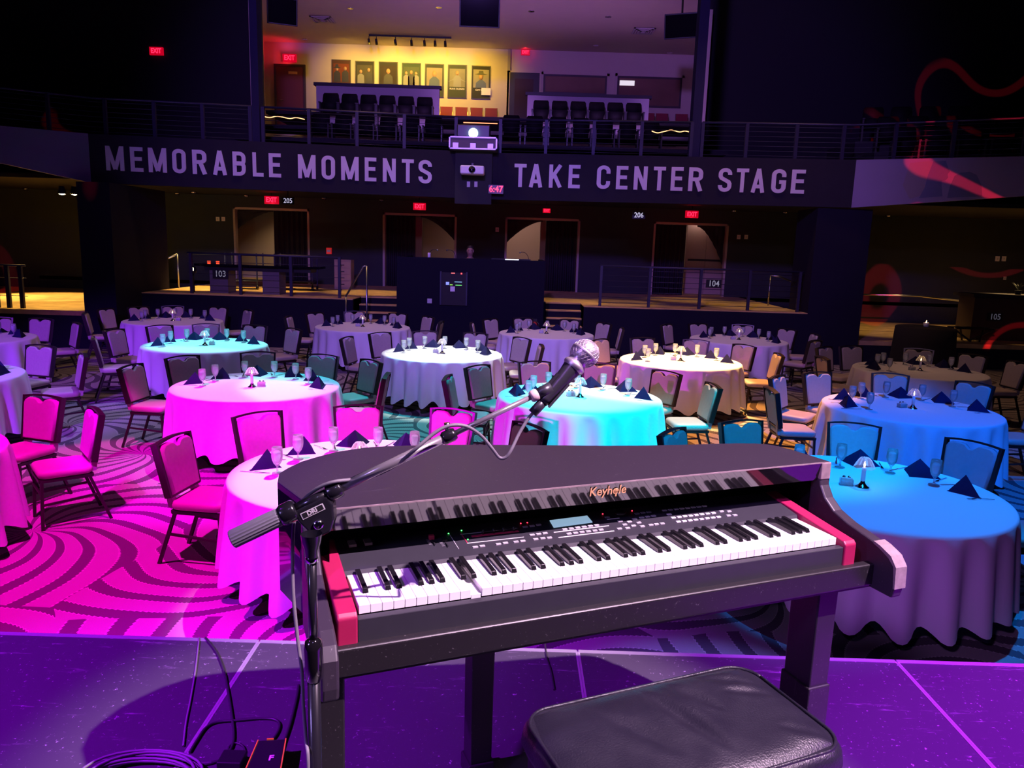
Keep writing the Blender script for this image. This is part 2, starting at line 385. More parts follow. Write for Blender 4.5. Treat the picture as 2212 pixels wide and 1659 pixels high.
# wall at the back of the tier, with four curtained openings
WY = 22.4; BOT = 3.62
openings = []
for (x0, y0, x1, y1) in ((503, 446, 668, 453), (827, 458, 987, 465), (1092, 468, 1254, 474), (1413, 479, 1575, 484)):
    a = AY(x0, y0, WY); b = AY(x1, y1, WY); openings.append((a.x, b.x, (a.z + b.z) / 2))
mb = MB(); x = -17
for a, b, h in openings:
    mb.box(x, a, WY, WY + .15, .4, BOT + .6); mb.box(a, b, WY, WY + .15, h, BOT + .6); x = b
mb.box(x, 17, WY, WY + .15, .4, BOT + .6)
struct('wall_back', mb, M_wall)
struct('wall_corridor', MB().box(-14, 14, 25.2, 25.3, TZ, BOT + .6), M_lilac)
struct('floor_corridor', MB().box(-14, 14, WY, 25.2, TZ - .1, TZ), M_tier)
struct('ceiling_under_balcony', MB().box(-17, 17, 17.7, 25.2, BOT, BOT + .1), M_dark)
M_drape = mat('black_drape', (.018, .016, .028), .85)
def drape(x0, x1, z0, z1, label, n=7):
    mb = MB(); dx = x1 - x0; pts = []
    k = n * 8
    f = [(x0 + dx * i / k, WY + .22 + .05 * math.sin(i / 8 * 2 * math.pi), 0) for i in range(k + 1)]
    g = [(p[0], p[1] + .012, 0) for p in reversed(f)]
    mb.prism([(p[0], p[1], z0) for p in f + g], (0, 0, z1 - z0), True)
    return setp(mb.build('drape_curtain', M_drape), label, 'curtain')
def swag(xa, za, xb, zb, ztop, label):
    """gathered valance: a curved lower edge sweeping from (xa,za) to (xb,zb)"""
    n = 24; lo = []
    for i in range(n + 1):
        t = i / n; lo.append((xa + (xb - xa) * t, WY + .2 + .02 * math.sin(i * 1.7), za + (zb - za) * (t ** 1.8)))
    mb = MB(); mb.grid(lambda u, v: (lo[int(round(u * n))][0], lo[int(round(u * n))][1] + .03 * math.sin(v * 9 + u * 4), lo[int(round(u * n))][2] * (1 - v) + ztop * v), n, 6)
    o = mb.build('swag_valance', M_drape); s = o.modifiers.new('th', 'SOLIDIFY'); s.thickness = .012
    return setp(o, label, 'curtain')
nm = ('by sign 205', 'behind the booth lamp', 'beside the bright work lamp', 'behind sign 104')
for i, (a, b, h) in enumerate(openings):
    d = MB(); t = .06
    d.box(a, a + t, WY - .02, WY + .17, TZ, h).box(b - t, b, WY - .02, WY + .17, TZ, h).box(a, b, WY - .02, WY + .17, h - t, h)
    o = struct('door_%d' % (i + 1), d, M_trim)
    w_ = b - a
    if i == 0: drape(a + w_ * .5, b - .06, TZ, h - .06, 'black pleated curtain filling half the opening ' + nm[i]); swag(a + w_ * .5, h - .1, a + .06, h - .62, h - .06, 'dark swagged valance in the opening ' + nm[i])
    if i == 1: drape(a + .06, a + w_ * .43, TZ, h - .06, 'black pleated curtain filling half the opening ' + nm[i]); swag(a + w_ * .5, h - .1, b - .06, h - .75, h - .06, 'dark swagged valance in the opening ' + nm[i])
    if i == 2: drape(a + w_ * .55, b - .06, TZ, h - .06, 'black pleated curtain filling half the opening ' + nm[i]); swag(a + w_ * .5, h - .1, a + .06, h - .72, h - .06, 'dark swagged valance in the opening ' + nm[i])
    if i == 3: drape(a + .06, a + w_ * .46, TZ, h - .06, 'black pleated curtain filling half the opening ' + nm[i]); swag(a + w_ * .6, h - .1, b - .06, h - 1.2, h - .06, 'dark swagged valance in the opening ' + nm[i])
# pale door panels standing open in the corridor, seen through openings
for px0, px1, i in ((896, 912, 1), (1168, 1180, 2)):
    a = AY(px0, 480, 23.4).x; b = AY(px1, 480, 23.4).x
    setp(MB().box(a, b, 23.4, 23.5, TZ, 3.25).build('corridor_column', M_trim), 'pale corridor upright seen through the curtained opening ' + nm[i], 'column')
a = AY(1478, 600, 23.6).x; b = AY(1562, 600, 23.6).x
t = thing('exit_door', 'grey double exit door with push bar behind sign 104', 'door', ((a + b) / 2, 23.6, TZ)); hw = (b - a) / 2
MB().box(-hw, 0, 0, .05, 0, 2.3).build('door_leaf', M_lilac, t); MB().box(.01, hw, 0, .05, 0, 2.3).build('door_leaf', M_lilac, t)
MB().box(-hw + .06, hw - .06, -.07, -.02, 1.0, 1.06).build('push_bar', M_rail, t)
spot((-6.2, 23.6, 3.5), (-6.6, 24.9, 1.6), (1, .72, .36), 130, 100, .6, .1)
spot((0, 23.6, 3.5), (0, 25.2, 1.5), (1, .62, .5), 60, 150, .6, .2)
spot((5.5, 23.6, 3.5), (5.5, 25.2, 1.5), (1, .6, .5), 40, 150, .6, .2)
# warm downlights over the tiers
for (px, py, Y, pw) in ((430, 450, 19.2, 520), (600, 450, 19.6, 330), (800, 455, 19.4, 150), (1210, 462, 18.4, 90), (1340, 462, 18.6, 45), (1500, 470, 20.4, 60), (1640, 470, 18.6, 70), (1700, 470, 20, 50)):
    p = AY(px, py, Y); spot((p.x, Y, BOT - .1), (p.x, Y - .1, 0), (1, .6, .17), pw, 60, .5, .06)
for px, Y, pw in ((110, 19.5, 620), (110, 17.2, 420), (-60, 18.5, 500)):
    p = AY(px, 500, Y); spot((p.x, Y, 3.2), (p.x, Y - .2, 0), (1, .62, .2), pw, 74, .4, .06)
for px, Y, pw in ((2230, 19.0, 420), (1960, 19.6, 110)):
    p = AY(px, 500, Y); spot((p.x, Y, 3.2), (p.x + .1, Y + .4, 0), (1, .62, .24), pw, 92, .4, .06)

# ------------------------------------------------------------------ balcony front with its lettering
ZT = 4.47
plan = [(-260, 250, 14.3, 3.95), (0, 272, 15.7, 3.74), (190, 288.6, 16.5, 3.47), (1075, 330, 17.6, 3.45), (1850, 345.6, 16.87, 3.47), (2212, 338, 15.5, 3.70), (2420, 330, 14.4, 3.95)]
FP = []
for px, py, Y, zb in plan:
    p = AY(px, py, Y); FP.append((p.x, Y, zb))
def wall_seg(name, a, b, m, th=.15):
    d = (Vector((b[0], b[1])) - Vector((a[0], a[1]))).normalized(); n = Vector((-d.y, d.x)) * th
    v = [(a[0], a[1], a[2]), (b[0], b[1], b[2]), (b[0], b[1], ZT), (a[0], a[1], ZT)]
    v += [(p[0] + n.x, p[1] + n.y, p[2]) for p in v]
    return struct(name, MB().add(v, [(0, 1, 2, 3), (7, 6, 5, 4), (0, 4, 5, 1), (1, 5, 6, 2), (2, 6, 7, 3), (3, 7, 4, 0)]), m)
M_banner = mat('violet_banner', (.13, .09, .21), .6, var=.25, scale=.7)
segs = []
for i in range(len(FP) - 1):
    side = i in (0, 1, 4, 5)
    segs.append(wall_seg('wall_balcony_front_%d' % (i + 1), FP[i], FP[i + 1], M_banner if side else M_fascia))
struct('floor_balcony', MB().prism([(p[0], p[1] + .15, ZT - .25) for p in FP] + [(17, 24, ZT - .25), (-17, 24, ZT - .25)], (0, 0, .15)), M_dark)

def ribbon(mb, pts, w, closed=False):
    """constant-width stroke with mitred joints in 2-D"""
    P = [Vector(p) for p in pts]; n = len(P); L_, R_ = [], []
    for i in range(n):
        if closed: a, b = P[i - 1], P[(i + 1) % n]
        else: a, b = P[max(0, i - 1)], P[min(n - 1, i + 1)]
        d1 = (P[i] - a).normalized() if (P[i] - a).length > 1e-9 else (b - P[i]).normalized()
        d2 = (b - P[i]).normalized() if (b - P[i]).length > 1e-9 else d1
        n1 = Vector((-d1.y, d1.x)); n2 = Vector((-d2.y, d2.x)); nn = (n1 + n2)
        nn = nn.normalized() if nn.length > 1e-6 else n1
        k = w / 2 / max(.35, nn.dot(n1)); L_.append(P[i] + nn * k); R_.append(P[i] - nn * k)
    m = n if closed else n - 1
    for i in range(m):
        j = (i + 1) % n; mb.append((L_[i], L_[j], R_[j], R_[i]))
def arc(cx, cy, rx, ry, a0, a1, n=7):
    return [(cx + rx * math.cos(R(a0 + (a1 - a0) * k / n)), cy + ry * math.sin(R(a0 + (a1 - a0) * k / n))) for k in range(n + 1)]
WD, SW = .52, .155        # glyph width and stroke, cap height 1
h = SW / 2; l, r_, t_, b_ = h, WD - h, 1 - h, h; rad = .17
def glyph(ch):
    S = []; w = []
    if ch == 'L': S = [[(l, 1), (l, 0)], [(l, b_), (.46, b_)]]
    if ch == 'E': S = [[(l, 1), (l, 0)], [(l, b_), (.48, b_)], [(l, .52), (.44, .52)], [(l, t_), (.48, t_)]]
    if ch == 'T': S = [[(.25, 1), (.25, 0)], [(0, t_), (.5, t_)]]
    if ch == 'N': S = [[(l, 1), (l, 0)], [(r_, 1), (r_, 0)], [(l, .97), (r_, .03)]]
    if ch == 'M': S = [[(l, 1), (l, 0)], [(.70 - h, 1), (.70 - h, 0)], [(l + .01, .97), (.35, .06)], [(.69 - h, .97), (.35, .06)]]
    if ch == 'A': S = [[(.07, 0), (.27, 1)], [(.47, 0), (.27, 1)], [(.14, .26), (.40, .26)]]
    if ch == 'K': S = [[(l, 1), (l, 0)], [(l, .38), (.46, .98)], [(.22, .55), (.46, .02)]]
    if ch == 'O': S = [('c', arc(r_ - rad, t_ - rad, rad, rad, 0, 90) + arc(l + rad, t_ - rad, rad, rad, 90, 180) + arc(l + rad, b_ + rad, rad, rad, 180, 270) + arc(r_ - rad, b_ + rad, rad, rad, 270, 360))]
    if ch == 'C': S = [[(r_, .66)] + arc(r_ - rad, t_ - rad, rad, rad, 0, 90) + arc(l + rad, t_ - rad, rad, rad, 90, 180) + arc(l + rad, b_ + rad, rad, rad, 180, 270) + arc(r_ - rad, b_ + rad, rad, rad, 270, 360) + [(r_, .34)]]
    if ch == 'G': S = [[(r_, .68)] + arc(r_ - rad, t_ - rad, rad, rad, 0, 90) + arc(l + rad, t_ - rad, rad, rad, 90, 180) + arc(l + rad, b_ + rad, rad, rad, 180, 270) + arc(r_ - rad, b_ + rad, rad, rad, 270, 360) + [(r_, .48)], [(.28, .46), (WD, .46)]]
    if ch == 'S': S = [[(r_, .72)] + arc(r_ - rad, t_ - rad, rad, rad, 0, 90) + arc(l + rad, t_ - rad, rad, rad, 90, 180) + [(l, .66), (l + .04, .58), (r_ - .04, .42), (r_, .34)] + arc(r_ - rad, b_ + rad, rad, rad, 360, 270) + arc(l + rad, b_ + rad, rad, rad, 270, 180) + [(l, .28)]]
    if ch in 'RB':
        up = [(l, t_), (r_ - .17, t_)] + arc(r_ - .17, t_ - .17, .17, .17, 90, 0)[1:] + [(r_, .66)] + arc(r_ - .15, .62, .15, .12, 0, -90) + [(l, .50)]
        S = [[(l, 1), (l, 0)], up]
        if ch == 'R': S += [[(r_ - .16, .5), (r_ + .01, 0)]]
        else: S += [[(l, .52), (r_ - .15, .52)] + arc(r_ - .15, .38, .15, .14, 90, 0)[1:] + [(r_, .26)] + arc(r_ - .17, b_ + .17, .17, .17, 0, -90) + [(l, b_)]]
    q = []
    for s_ in S:
        if s_[0] == 'c': ribbon(q, s_[1], SW, True)
        else: ribbon(q, s_, SW)
    xs = [p.x for f in q for p in f]
    return q, min(xs), max(xs)
LET = [('M', 229, 268), ('E', 282, 309), ('M', 321, 360), ('O', 373, 402), ('R', 416, 447), ('A', 460, 490), ('B', 503, 531), ('L', 546, 569), ('E', 581, 607), ('M', 644, 682), ('O', 695, 724), ('M', 737, 775), ('E', 788, 813), ('N', 827, 855), ('T', 868, 894), ('S', 904, 933),
       ('T', 1111, 1137), ('A', 1143, 1172), ('K', 1186, 1214), ('E', 1228, 1253), ('C', 1289, 1318), ('E', 1331, 1356), ('N', 1369, 1398), ('T', 1411, 1437), ('E', 1449, 1475), ('R', 1487, 1518), ('S', 1551, 1580), ('T', 1590, 1616), ('A', 1623, 1652), ('G', 1666, 1697), ('E', 1709, 1738)]
def on_seg(px, py, a, b):
    d = ray(px, py); ax, ay, bx, by = a[0], a[1], b[0], b[1]
    # intersect (t*d.x, t*d.y) with the plan line a-b
    ex, ey = bx - ax, by - ay; t = (ax * ey - ay * ex) / (d.x * ey - d.y * ex)
    return CO + d * t
for k, (ch, p0, p1) in enumerate(LET):
    i = 2 if k < 16 else 3
    a, b = FP[i], FP[i + 1]
    yb = 341 + (p0 - 229) * .0475 if k < 16 else 385 + (p0 - 1111) * .018
    A_, B_ = on_seg(p0, yb, a, b), on_seg(p1, yb, a, b)
    dx = Vector((B_.x - A_.x, B_.y - A_.y, 0)); wd = dx.length; dx.normalize(); nrm = Vector((dx.y, -dx.x, 0))
    q, x0, x1 = glyph(ch); sc = wd / (x1 - x0); mb = MB(); Z0, ZH = 3.737, .503
    for gi, f in enumerate(q):
        P = [Vector((A_.x, A_.y, Z0)) + dx * ((p.x - x0) * sc) + Vector((0, 0, p.y * ZH)) + nrm * .001 for p in f]
        mb.prism(P, nrm * (.02 + .0006 * gi))
    o = mb.build('letter', M_letter, segs[i]); o['label'] = 'raised white capital letter ' + ch
# people silhouettes printed on the violet banner at the right
M_sil = mat('banner_silhouette', (.045, .04, .14), .6); M_sil2 = mat('banner_silhouette_hair', (.12, .08, .14), .6)
def on_banner(pts, m, name, off):
    a, b = FP[4], FP[5]; d = Vector((b[0] - a[0], b[1] - a[1], 0)).normalized(); n = Vector((d.y, -d.x, 0))
    P = [on_seg(px, py, a, b) + n * .001 for px, py in pts]
    MB().prism(P, n * off).build(name, m, segs[4])
on_banner([(1966, 352), (2008, 348), (2020, 352), (2010, 380), (1998, 395), (2000, 420), (1965, 430), (1950, 400)], M_sil2, 'printed_figure', .004)
on_banner([(2016, 349), (2043, 347), (2048, 362), (2052, 371), (2047, 376), (2048, 384), (2042, 390), (2034, 391), (2034, 400), (2036, 424), (1985, 428), (1998, 404), (2004, 380)], M_sil, 'printed_figure', .006)
on_banner([(2062, 380), (2075, 373), (2095, 371), (2110, 378), (2120, 400), (2122, 424), (2046, 427), (2052, 402)], M_sil, 'printed_figure', .006)

# cable railings along the balcony front
def railing(pts, label, zt, zb, posts, name='cable_railing', m=None, ncab=7, pw=.07):
    """pts: plan polyline; posts: parameters along it"""
    m = m or M_rail
    t = thing(name, label, 'railing', (pts[0][0], pts[0][1], zb)); o = Vector((pts[0][0], pts[0][1], 0))
    P = [Vector((p[0], p[1], 0)) - o for p in pts]
    MB().tube([p + Vector((0, 0, zt - zb)) for p in P], .025, 8).build('top_rail', m, t)
    L_ = [0]
    for i in range(1, len(P)): L_.append(L_[-1] + (P[i] - P[i - 1]).length)
    def at(s):
        s *= L_[-1]
        for i in range(1, len(P)):
            if s <= L_[i] + 1e-9: return P[i - 1].lerp(P[i], (s - L_[i - 1]) / max(1e-9, L_[i] - L_[i - 1]))
        return P[-1]
    for s in posts:
        p = at(s); MB().box(p.x - pw / 2, p.x + pw / 2, p.y - .03, p.y + .03, 0, zt - zb).build('post', m, t)
    for c in range(ncab):
        z = (zt - zb) * (c + .7) / (ncab + .4)
        MB().tube([p + Vector((0, 0, z)) for p in P], .006, 4).build('cable', m, t)
    return t
def plan_at(px):
    i = 1
    for k in range(1, len(FP) - 1):
        if px >= plan[k][0]: i = k
    q = on_seg(px, 300, FP[i], FP[min(i + 1, len(FP) - 1)]); return (q.x, q.y + .22)
RZ = 5.22
def fr(px0, px1, pl): return [(p - px0) / (px1 - px0) for p in pl]
railing([plan_at(-120), plan_at(0), plan_at(190), plan_at(538)], 'blue-grey cable railing on the balcony above the word MEMORABLE', RZ, ZT, fr(-120, 538, (-120, 70, 192, 306, 420, 534)))
railing([plan_at(560), plan_at(985)], 'blue-grey cable railing on the balcony above the word MOMENTS', RZ, ZT, fr(560, 985, (562, 660, 764, 868, 983)))
railing([plan_at(1078), plan_at(1500)], 'blue-grey cable railing on the balcony above the words TAKE CENTER', RZ, ZT, fr(1078, 1500, (1080, 1182, 1287, 1391, 1498)))
railing([plan_at(1520), plan_at(1850), plan_at(2211), plan_at(2300)], 'blue-grey cable railing on the balcony above the violet banner', RZ, ZT, fr(1520, 2300, (1522, 1630, 1750, 1862, 1978, 2100, 2240)))
M_col = mat('blue_column', (.018, .016, .05), .8, spec=.1)
for px0, px1, side in ((538, 555, 'left'), (1498, 1519, 'right')):
    a = plan_at(px0); b = plan_at(px1)
    setp(MB().box(a[0], b[0], a[1], a[1] + .3, ZT - .1, 12.9).build('balcony_column', M_col), 'tall dark blue column at the %s edge of the lit lounge' % ('red exit door' if side == 'left' else 'window'), 'column')

# ------------------------------------------------------------------ stage deck
M_band = mat('stage_skirt', (.015, .014, .018), .8)
SE = AZ(1106, 1400, HS).y                                   # stage lip
deck = struct('floor_stage', MB().box(-6, 6, -3, SE - .01, .02, HS - .08), M_band)
seams = [AZ(560, 1385, HS).x, AZ(1245, 1400, HS).x, AZ(1935, 1428, HS).x]
pitch = (seams[2] - seams[0]) / 2
xs = [seams[0] + pitch * k for k in range(-4, 6)]
for i in range(len(xs) - 1):
    for y0, y1 in ((SE - 2.44, SE), (SE - 4.88, SE - 2.44)):
        o = MB().box(xs[i] + .008, xs[i + 1] - .008, y0 + .008, y1 - .02, HS - .08, HS).build('deck_panel', M_deck, deck)
        o2 = MB().box(xs[i] + .0005, xs[i] + .008, y0, y1 - .012, HS - .08, HS + .001).box(xs[i + 1] - .008, xs[i + 1] - .0005, y0, y1 - .012, HS - .08, HS + .001).build('edge_strip', M_alu, deck)
    MB().box(xs[i] + .003, xs[i + 1] - .003, SE - .02, SE, HS - .09, HS + .002).build('lip_strip', M_alu, deck)

# ------------------------------------------------------------------ banquet chair
M_seat = mat('tan_vinyl', (.50, .40, .35), .5, var=.08, scale=12)
M_fab = fabric('taupe_fabric', (.46, .40, .38))
M_frame = mat('dark_bronze_frame', (.030, .022, .022), .35, metal=.4)
M_brk = mat('pale_bracket', (.42, .36, .34), .4)
def make_chair():
    t = thing('banquet_chair', 'x', 'chair')
    cushion(MB(), -.215, .215, -.21, .205, .425, .50, .07, .03).build('seat', M_seat, t)
    f = MB()
    for a, b in (((-.19, -.19, .412), (-.19, .19, .412)), ((.19, -.19, .412), (.19, .19, .412)), ((-.19, .19, .412), (.19, .19, .412)), ((-.19, -.19, .412), (.19, -.19, .412))): f.bar(a, b, .022, .026)
    f.build('seat_frame', M_frame, t)
    for s in (-1, 1):
        MB().bar((s * .19, .18, .40), (s * .20, .20, 0), .022, .024).build('leg', M_frame, t)
        MB().bar((s * .19, -.17, .40), (s * .20, -.31, 0), .022, .024).build('leg', M_frame, t)
        MB().bar((s * .195, .19, .21), (s * .195, -.235, .24), .016, .018).build('stretcher', M_frame, t)
    MB().bar((-.19, .19, .30), (.19, .19, .30), .016, .016).build('stretcher', M_frame, t)
    # raked back: local plane coordinates (x, s along the rake, d out of it)
    rk = R(11); ey = Vector((0, -math.sin(rk), math.cos(rk))); en = Vector((0, math.cos(rk), math.sin(rk))); o = Vector((0, -.205, .52))
    def q(x, s, d): return o + Vector((x, 0, 0)) + ey * s + en * d
    H_ = .405
    def hw(s): return .195 + .022 * s / H_
    top = [(-hw(H_) + .018 + .01, H_ - .034), (-.16, H_ - .014), (-.085, H_ - .01), (-.055, H_ - .018), (-.02, H_ - .05), (.02, H_ - .05), (.055, H_ - .018), (.085, H_ - .01), (.16, H_ - .014), (hw(H_) - .018 - .01, H_ - .034)]
    out = [(-hw(0) + .014, .012), ] + [(-hw(H_) + .014, H_ - .06)] + top + [(hw(H_) - .014, H_ - .06), (hw(0) - .014, .012)]
    rings = []
    cxm, csm = 0, H_ * .48
    for d, k in ((-.026, .90), (-.018, .975), (-.004, 1.0), (.014, 1.0), (.030, .975), (.040, .90)):
        rings.append([q(cxm + (x - cxm) * k, csm + (s - csm) * (k if k > .95 else k + .03), d) for x, s in out])
    MB().loft(rings).build('backrest', M_fab, t)
    f = MB()
    for s in (-1, 1):
        f.add(*_boxq(q, s * hw(0) - .012, s * hw(0) + .012, s * hw(H_) - .012, s * hw(H_) + .012, 0, H_ + .004, -.03, .022))
    n = 8; pts = []
    for k in range(n + 1):
        x = -hw(H_) + 2 * hw(H_) * k / n; pts.append((x, H_ + .004 + .020 * (1 - (x / hw(H_)) ** 2)))
    for k in range(n):
        (xa, sa), (xb, sb) = pts[k], pts[k + 1]
        v = [q(xa, sa - .016, -.028), q(xb, sb - .016, -.028), q(xb, sb, -.028), q(xa, sa, -.028), q(xa, sa - .016, .018), q(xb, sb - .016, .018), q(xb, sb, .018), q(xa, sa, .018)]
        f.add(v, [(3, 2, 1, 0), (4, 5, 6, 7), (0, 1, 5, 4), (1, 2, 6, 5), (2, 3, 7, 6), (3, 0, 4, 7)])
    f.add(*_boxq(q, -hw(0), hw(0), -hw(0), hw(0), -.004, .014, -.028, .02))
    f.build('back_frame', M_frame, t)
    for s in (-1, 1):
        MB().prism([(s * .13, -.16, .44), (s * .13, -.225, .44), (s * .13, -.245, .56), (s * .13, -.215, .56)], (s * .05, 0, 0)).build('bracket', M_brk, t)
    return t
def _boxq(q, xa0, xa1, xb0, xb1, s0, s1, d0, d1):
    v = [q(xa0, s0, d0), q(xa1, s0, d0), q(xb1, s1, d0), q(xb0, s1, d0), q(xa0, s0, d1), q(xa1, s0, d1), q(xb1, s1, d1), q(xb0, s1, d1)]
    return v, [(3, 2, 1, 0), (4, 5, 6, 7), (0, 1, 5, 4), (1, 2, 6, 5), (2, 3, 7, 6), (3, 0, 4, 7)]

# ------------------------------------------------------------------ tables and what lies on them
M_cloth = mat('white_tablecloth', (.78, .76, .78), .85, bump=.08, bscale=400, spec=.2)
M_plywood = mat('plywood', (.35, .25, .15), .6)
M_napkin = mat('navy_napkin', (.012, .010, .055), .9, var=.2, scale=30, spec=.15)
M_glass = glass_mat('goblet_glass', (.97, .98, 1), .24)
M_water = glass_mat('ice_water', (.9, .95, 1), .45, (.9, .92, .95))
M_cut = mat('polished_cutlery', (.62, .62, .64), .18, metal=1)
M_crystal = glass_mat('crystal_shade', (.95, .95, 1), .22, (.95, .95, 1), .03)
M_candle = mat('frosted_candle', (.75, .75, .80), .4)
M_flame = emis('candle_flame', (1, .55, .2), 26)
M_chrome = mat('chrome', (.70, .70, .72), .12, metal=1)
M_packet = mat('sugar_packets', (.55, .5, .5), .7, var=.3, scale=60)
TT, TR = .762, .915
def cloth_mb(seed, n=216):
    rnd = random.Random(seed); mb = MB(); rings = []
    nf = rnd.choice((19, 20, 21, 22)); ph = [rnd.uniform(-.35, .35) for _ in range(nf)]; am = [rnd.uniform(.45, 1.35) for _ in range(nf)]
    def fold(th):
        u = (th / (2 * math.pi) * nf) % nf; k = int(u); f_ = u - k
        a = am[k] * (1 - f_) + am[(k + 1) % nf] * f_; p = ph[k] * (1 - f_) + ph[(k + 1) % nf] * f_
        c = math.cos(2 * math.pi * (f_ + p * .5))
        return a * (c if c < 0 else c ** .7)
    top = [(0.0, 0), (.5, 0), (.86, 0), (TR - .008, .0005), (TR + .004, -.006), (TR + .010, -.020)]
    sk = [.06, .12, .2, .3, .42, .54, .62, .66]
    th = [2 * math.pi * j / n for j in range(n)]; fo = [fold(a) for a in th]; v = []
    for r_, dz in top[1:]: v.append([((r_) * math.cos(a), r_ * math.sin(a), TT + .004 + dz) for a in th])
    hem = [.615 + .035 * f for f in fo]
    for s in sk:
        k = s / .66; ring = []
        for a, f, hm in zip(th, fo, hem):
            r_ = TR + .012 + .050 * k + .050 * (k ** .6) * f
            ring.append((r_ * math.cos(a), r_ * math.sin(a), TT - hm * k))
        v.append(ring)
    mb.loft(v, True, False)
    o = len(mb.v); mb.v.append((0, 0, TT + .004))
    for j in range(n): mb.f.append([o, j, (j + 1) % n]); mb.sm.append(True)
    return mb
def make_table():
    t = thing('round_table', 'x', 'table')
    MB().lathe([(0, TT - .03), (TR - .005, TT - .03), (TR - .005, TT), (0, TT)], 40, smooth=False).build('tabletop', M_plywood, t)
    for sx in (-1, 1):
        for sy in (-1, 1): MB().tube([(sx * .45, sy * .35, 0), (sx * .45, sy * .35, TT - .03)], .016, 8).build('leg', M_frame, t)
    return t
def make_glass():
    t = thing('water_goblet', 'x', 'glass')
    MB().lathe([(0, .001), (.034, .001), (.034, .004), (.010, .010), (.006, .02), (.006, .045), (.012, .053), (.024, .068), (.033, .09), (.0365, .115), (.0355, .145), (.032, .172), (.0308, .172), (.0342, .145), (.0352, .115), (.031, .09), (.022, .070), (.004, .058), (0, .057)], 18).build('goblet_bowl', M_glass, t)
    MB().lathe([(0, .060), (.018, .068), (.030, .09), (.034, .115), (.0335, .140), (.030, .143), (0, .142)], 14).build('water', M_water, t)
    return t
def make_napkin():
    mb = MB(); L_, R_, A_, B_ = Vector((-.152, -.05, .001)), Vector((.152, -.05, .001)), Vector((0, .0, .132)), Vector((0, .11, .001))
    def face(a, b, c, bulge, n=5):
        nrm = (b - a).cross(c - a).normalized(); v = []; idx = {}; f = []
        for i in range(n + 1):
            for j in range(n + 1 - i):
                u, w_ = i / n, j / n; p = a * (1 - u - w_) + b * u + c * w_; p += nrm * bulge * 27 * u * w_ * (1 - u - w_); idx[i, j] = len(v); v.append(p)
        for i in range(n):
            for j in range(n - i):
                f.append((idx[i, j], idx[i + 1, j], idx[i, j + 1]))
                if i + j < n - 1: f.append((idx[i + 1, j], idx[i + 1, j + 1], idx[i, j + 1]))
        mb.add(v, f, True)
    C_ = Vector((0, -.03, .004))
    face(L_, C_, A_, -.006); face(C_, R_, A_, -.006); face(R_, B_, A_, .006); face(B_, L_, A_, .006); face(L_, B_, R_, 0)
    mb.prism([(-.145, -.062, .0005), (.145, -.062, .0005), (0, .115, .0005)], (0, 0, .003))
    return setp(mb.build('folded_napkin', M_napkin), 'x', 'napkin')
def make_fork():
    mb = MB(); mb.prism([(-.004, -.10, .003), (.004, -.10, .003), (.003, .03, .008), (.010, .05, .006), (.010, .065, .004), (-.010, .065, .004), (-.010, .05, .006), (-.003, .03, .008)], (0, 0, .002))
    for k in range(4): x = -.0085 + .0057 * k; mb.prism([(x - .0015, .064, .004), (x + .0015, .064, .004), (x + .001, .10, .006), (x - .001, .10, .006)], (0, 0, .0015))
    return setp(mb.build('dinner_fork', M_cut), 'x', 'fork')
def make_knife():
    mb = MB(); mb.prism([(-.005, -.115, .002), (.005, -.115, .002), (.004, -.01, .002), (.009, .0, .002), (.010, .08, .002), (.002, .115, .002), (-.004, .10, .002), (-.004, -.01, .002)], (0, 0, .003))
    return setp(mb.build('dinner_knife', M_cut), 'x', 'knife')
def make_lamp():
    t = thing('candle_lamp', 'x', 'lamp')
    MB().lathe([(0, .0005), (.050, .0005), (.050, .005), (.030, .016), (.016, .038), (.014, .05), (0, .05)], 20).build('base', M_chrome, t)
    MB().lathe([(0, .05), (.016, .05), (.0155, .14), (.012, .15), (0, .15)], 14).build('candle_tube', M_candle, t)
    n = 14; sh = MB(); v = []
    for r0, z in ((.072, .145), (.060, .172), (.042, .205), (.026, .222)):
        for j in range(n * 2): a = math.pi * j / n; r_ = r0 * (1 + (.05 if j % 2 else -.03)); v.append((r_ * math.cos(a), r_ * math.sin(a), z + (.004 if j % 2 else 0)))
    m2 = n * 2
    sh.add(v, [(i * m2 + j, i * m2 + (j + 1) % m2, (i + 1) * m2 + (j + 1) % m2, (i + 1) * m2 + j) for i in range(3) for j in range(m2)])
    s = sh.build('shade', M_crystal, t)
    MB().lathe([(0, .150), (.005, .158), (.007, .168), (.004, .182), (0, .196)], 8).build('flame', M_flame, t)
    return t
def make_caddy():
    t = thing('condiment_caddy', 'x', 'caddy')
    b = MB(); b.box(-.045, .045, -.03, .03, .001, .006)
    for x0, x1, y0, y1 in ((-.045, .045, -.03, -.027), (-.045, .045, .027, .03), (-.045, -.042, -.03, .03), (.042, .045, -.03, .03)): b.box(x0, x1, y0, y1, .006, .045)
    b.build('glass_box', M_glass, t)
    MB().box(-.04, .038, -.022, -.004, .007, .058).build('sugar_packet', M_packet, t)
    for s in (-1, 1):
        k = MB().lathe([(0, .007), (.013, .007), (.012, .045), (.010, .05), (0, .05)], 10, (s * .018, .012, 0)).build('shaker', M_glass, t)
        MB().lathe([(.0115, .05), (.0115, .062), (.006, .068), (0, .068)], 10, (s * .018, .012, 0)).build('shaker_lid', M_cut, k)
    return t
proto = {}
def inst(kind, maker, loc, rz, label, group, scale=1):
    if kind not in proto: o = proto[kind] = maker()
    else: o = copy_tree(proto[kind])
    o.location = loc; o.rotation_euler = (0, 0, rz); o['label'] = label; o['group'] = group; o.scale = (scale,) * 3
    return o
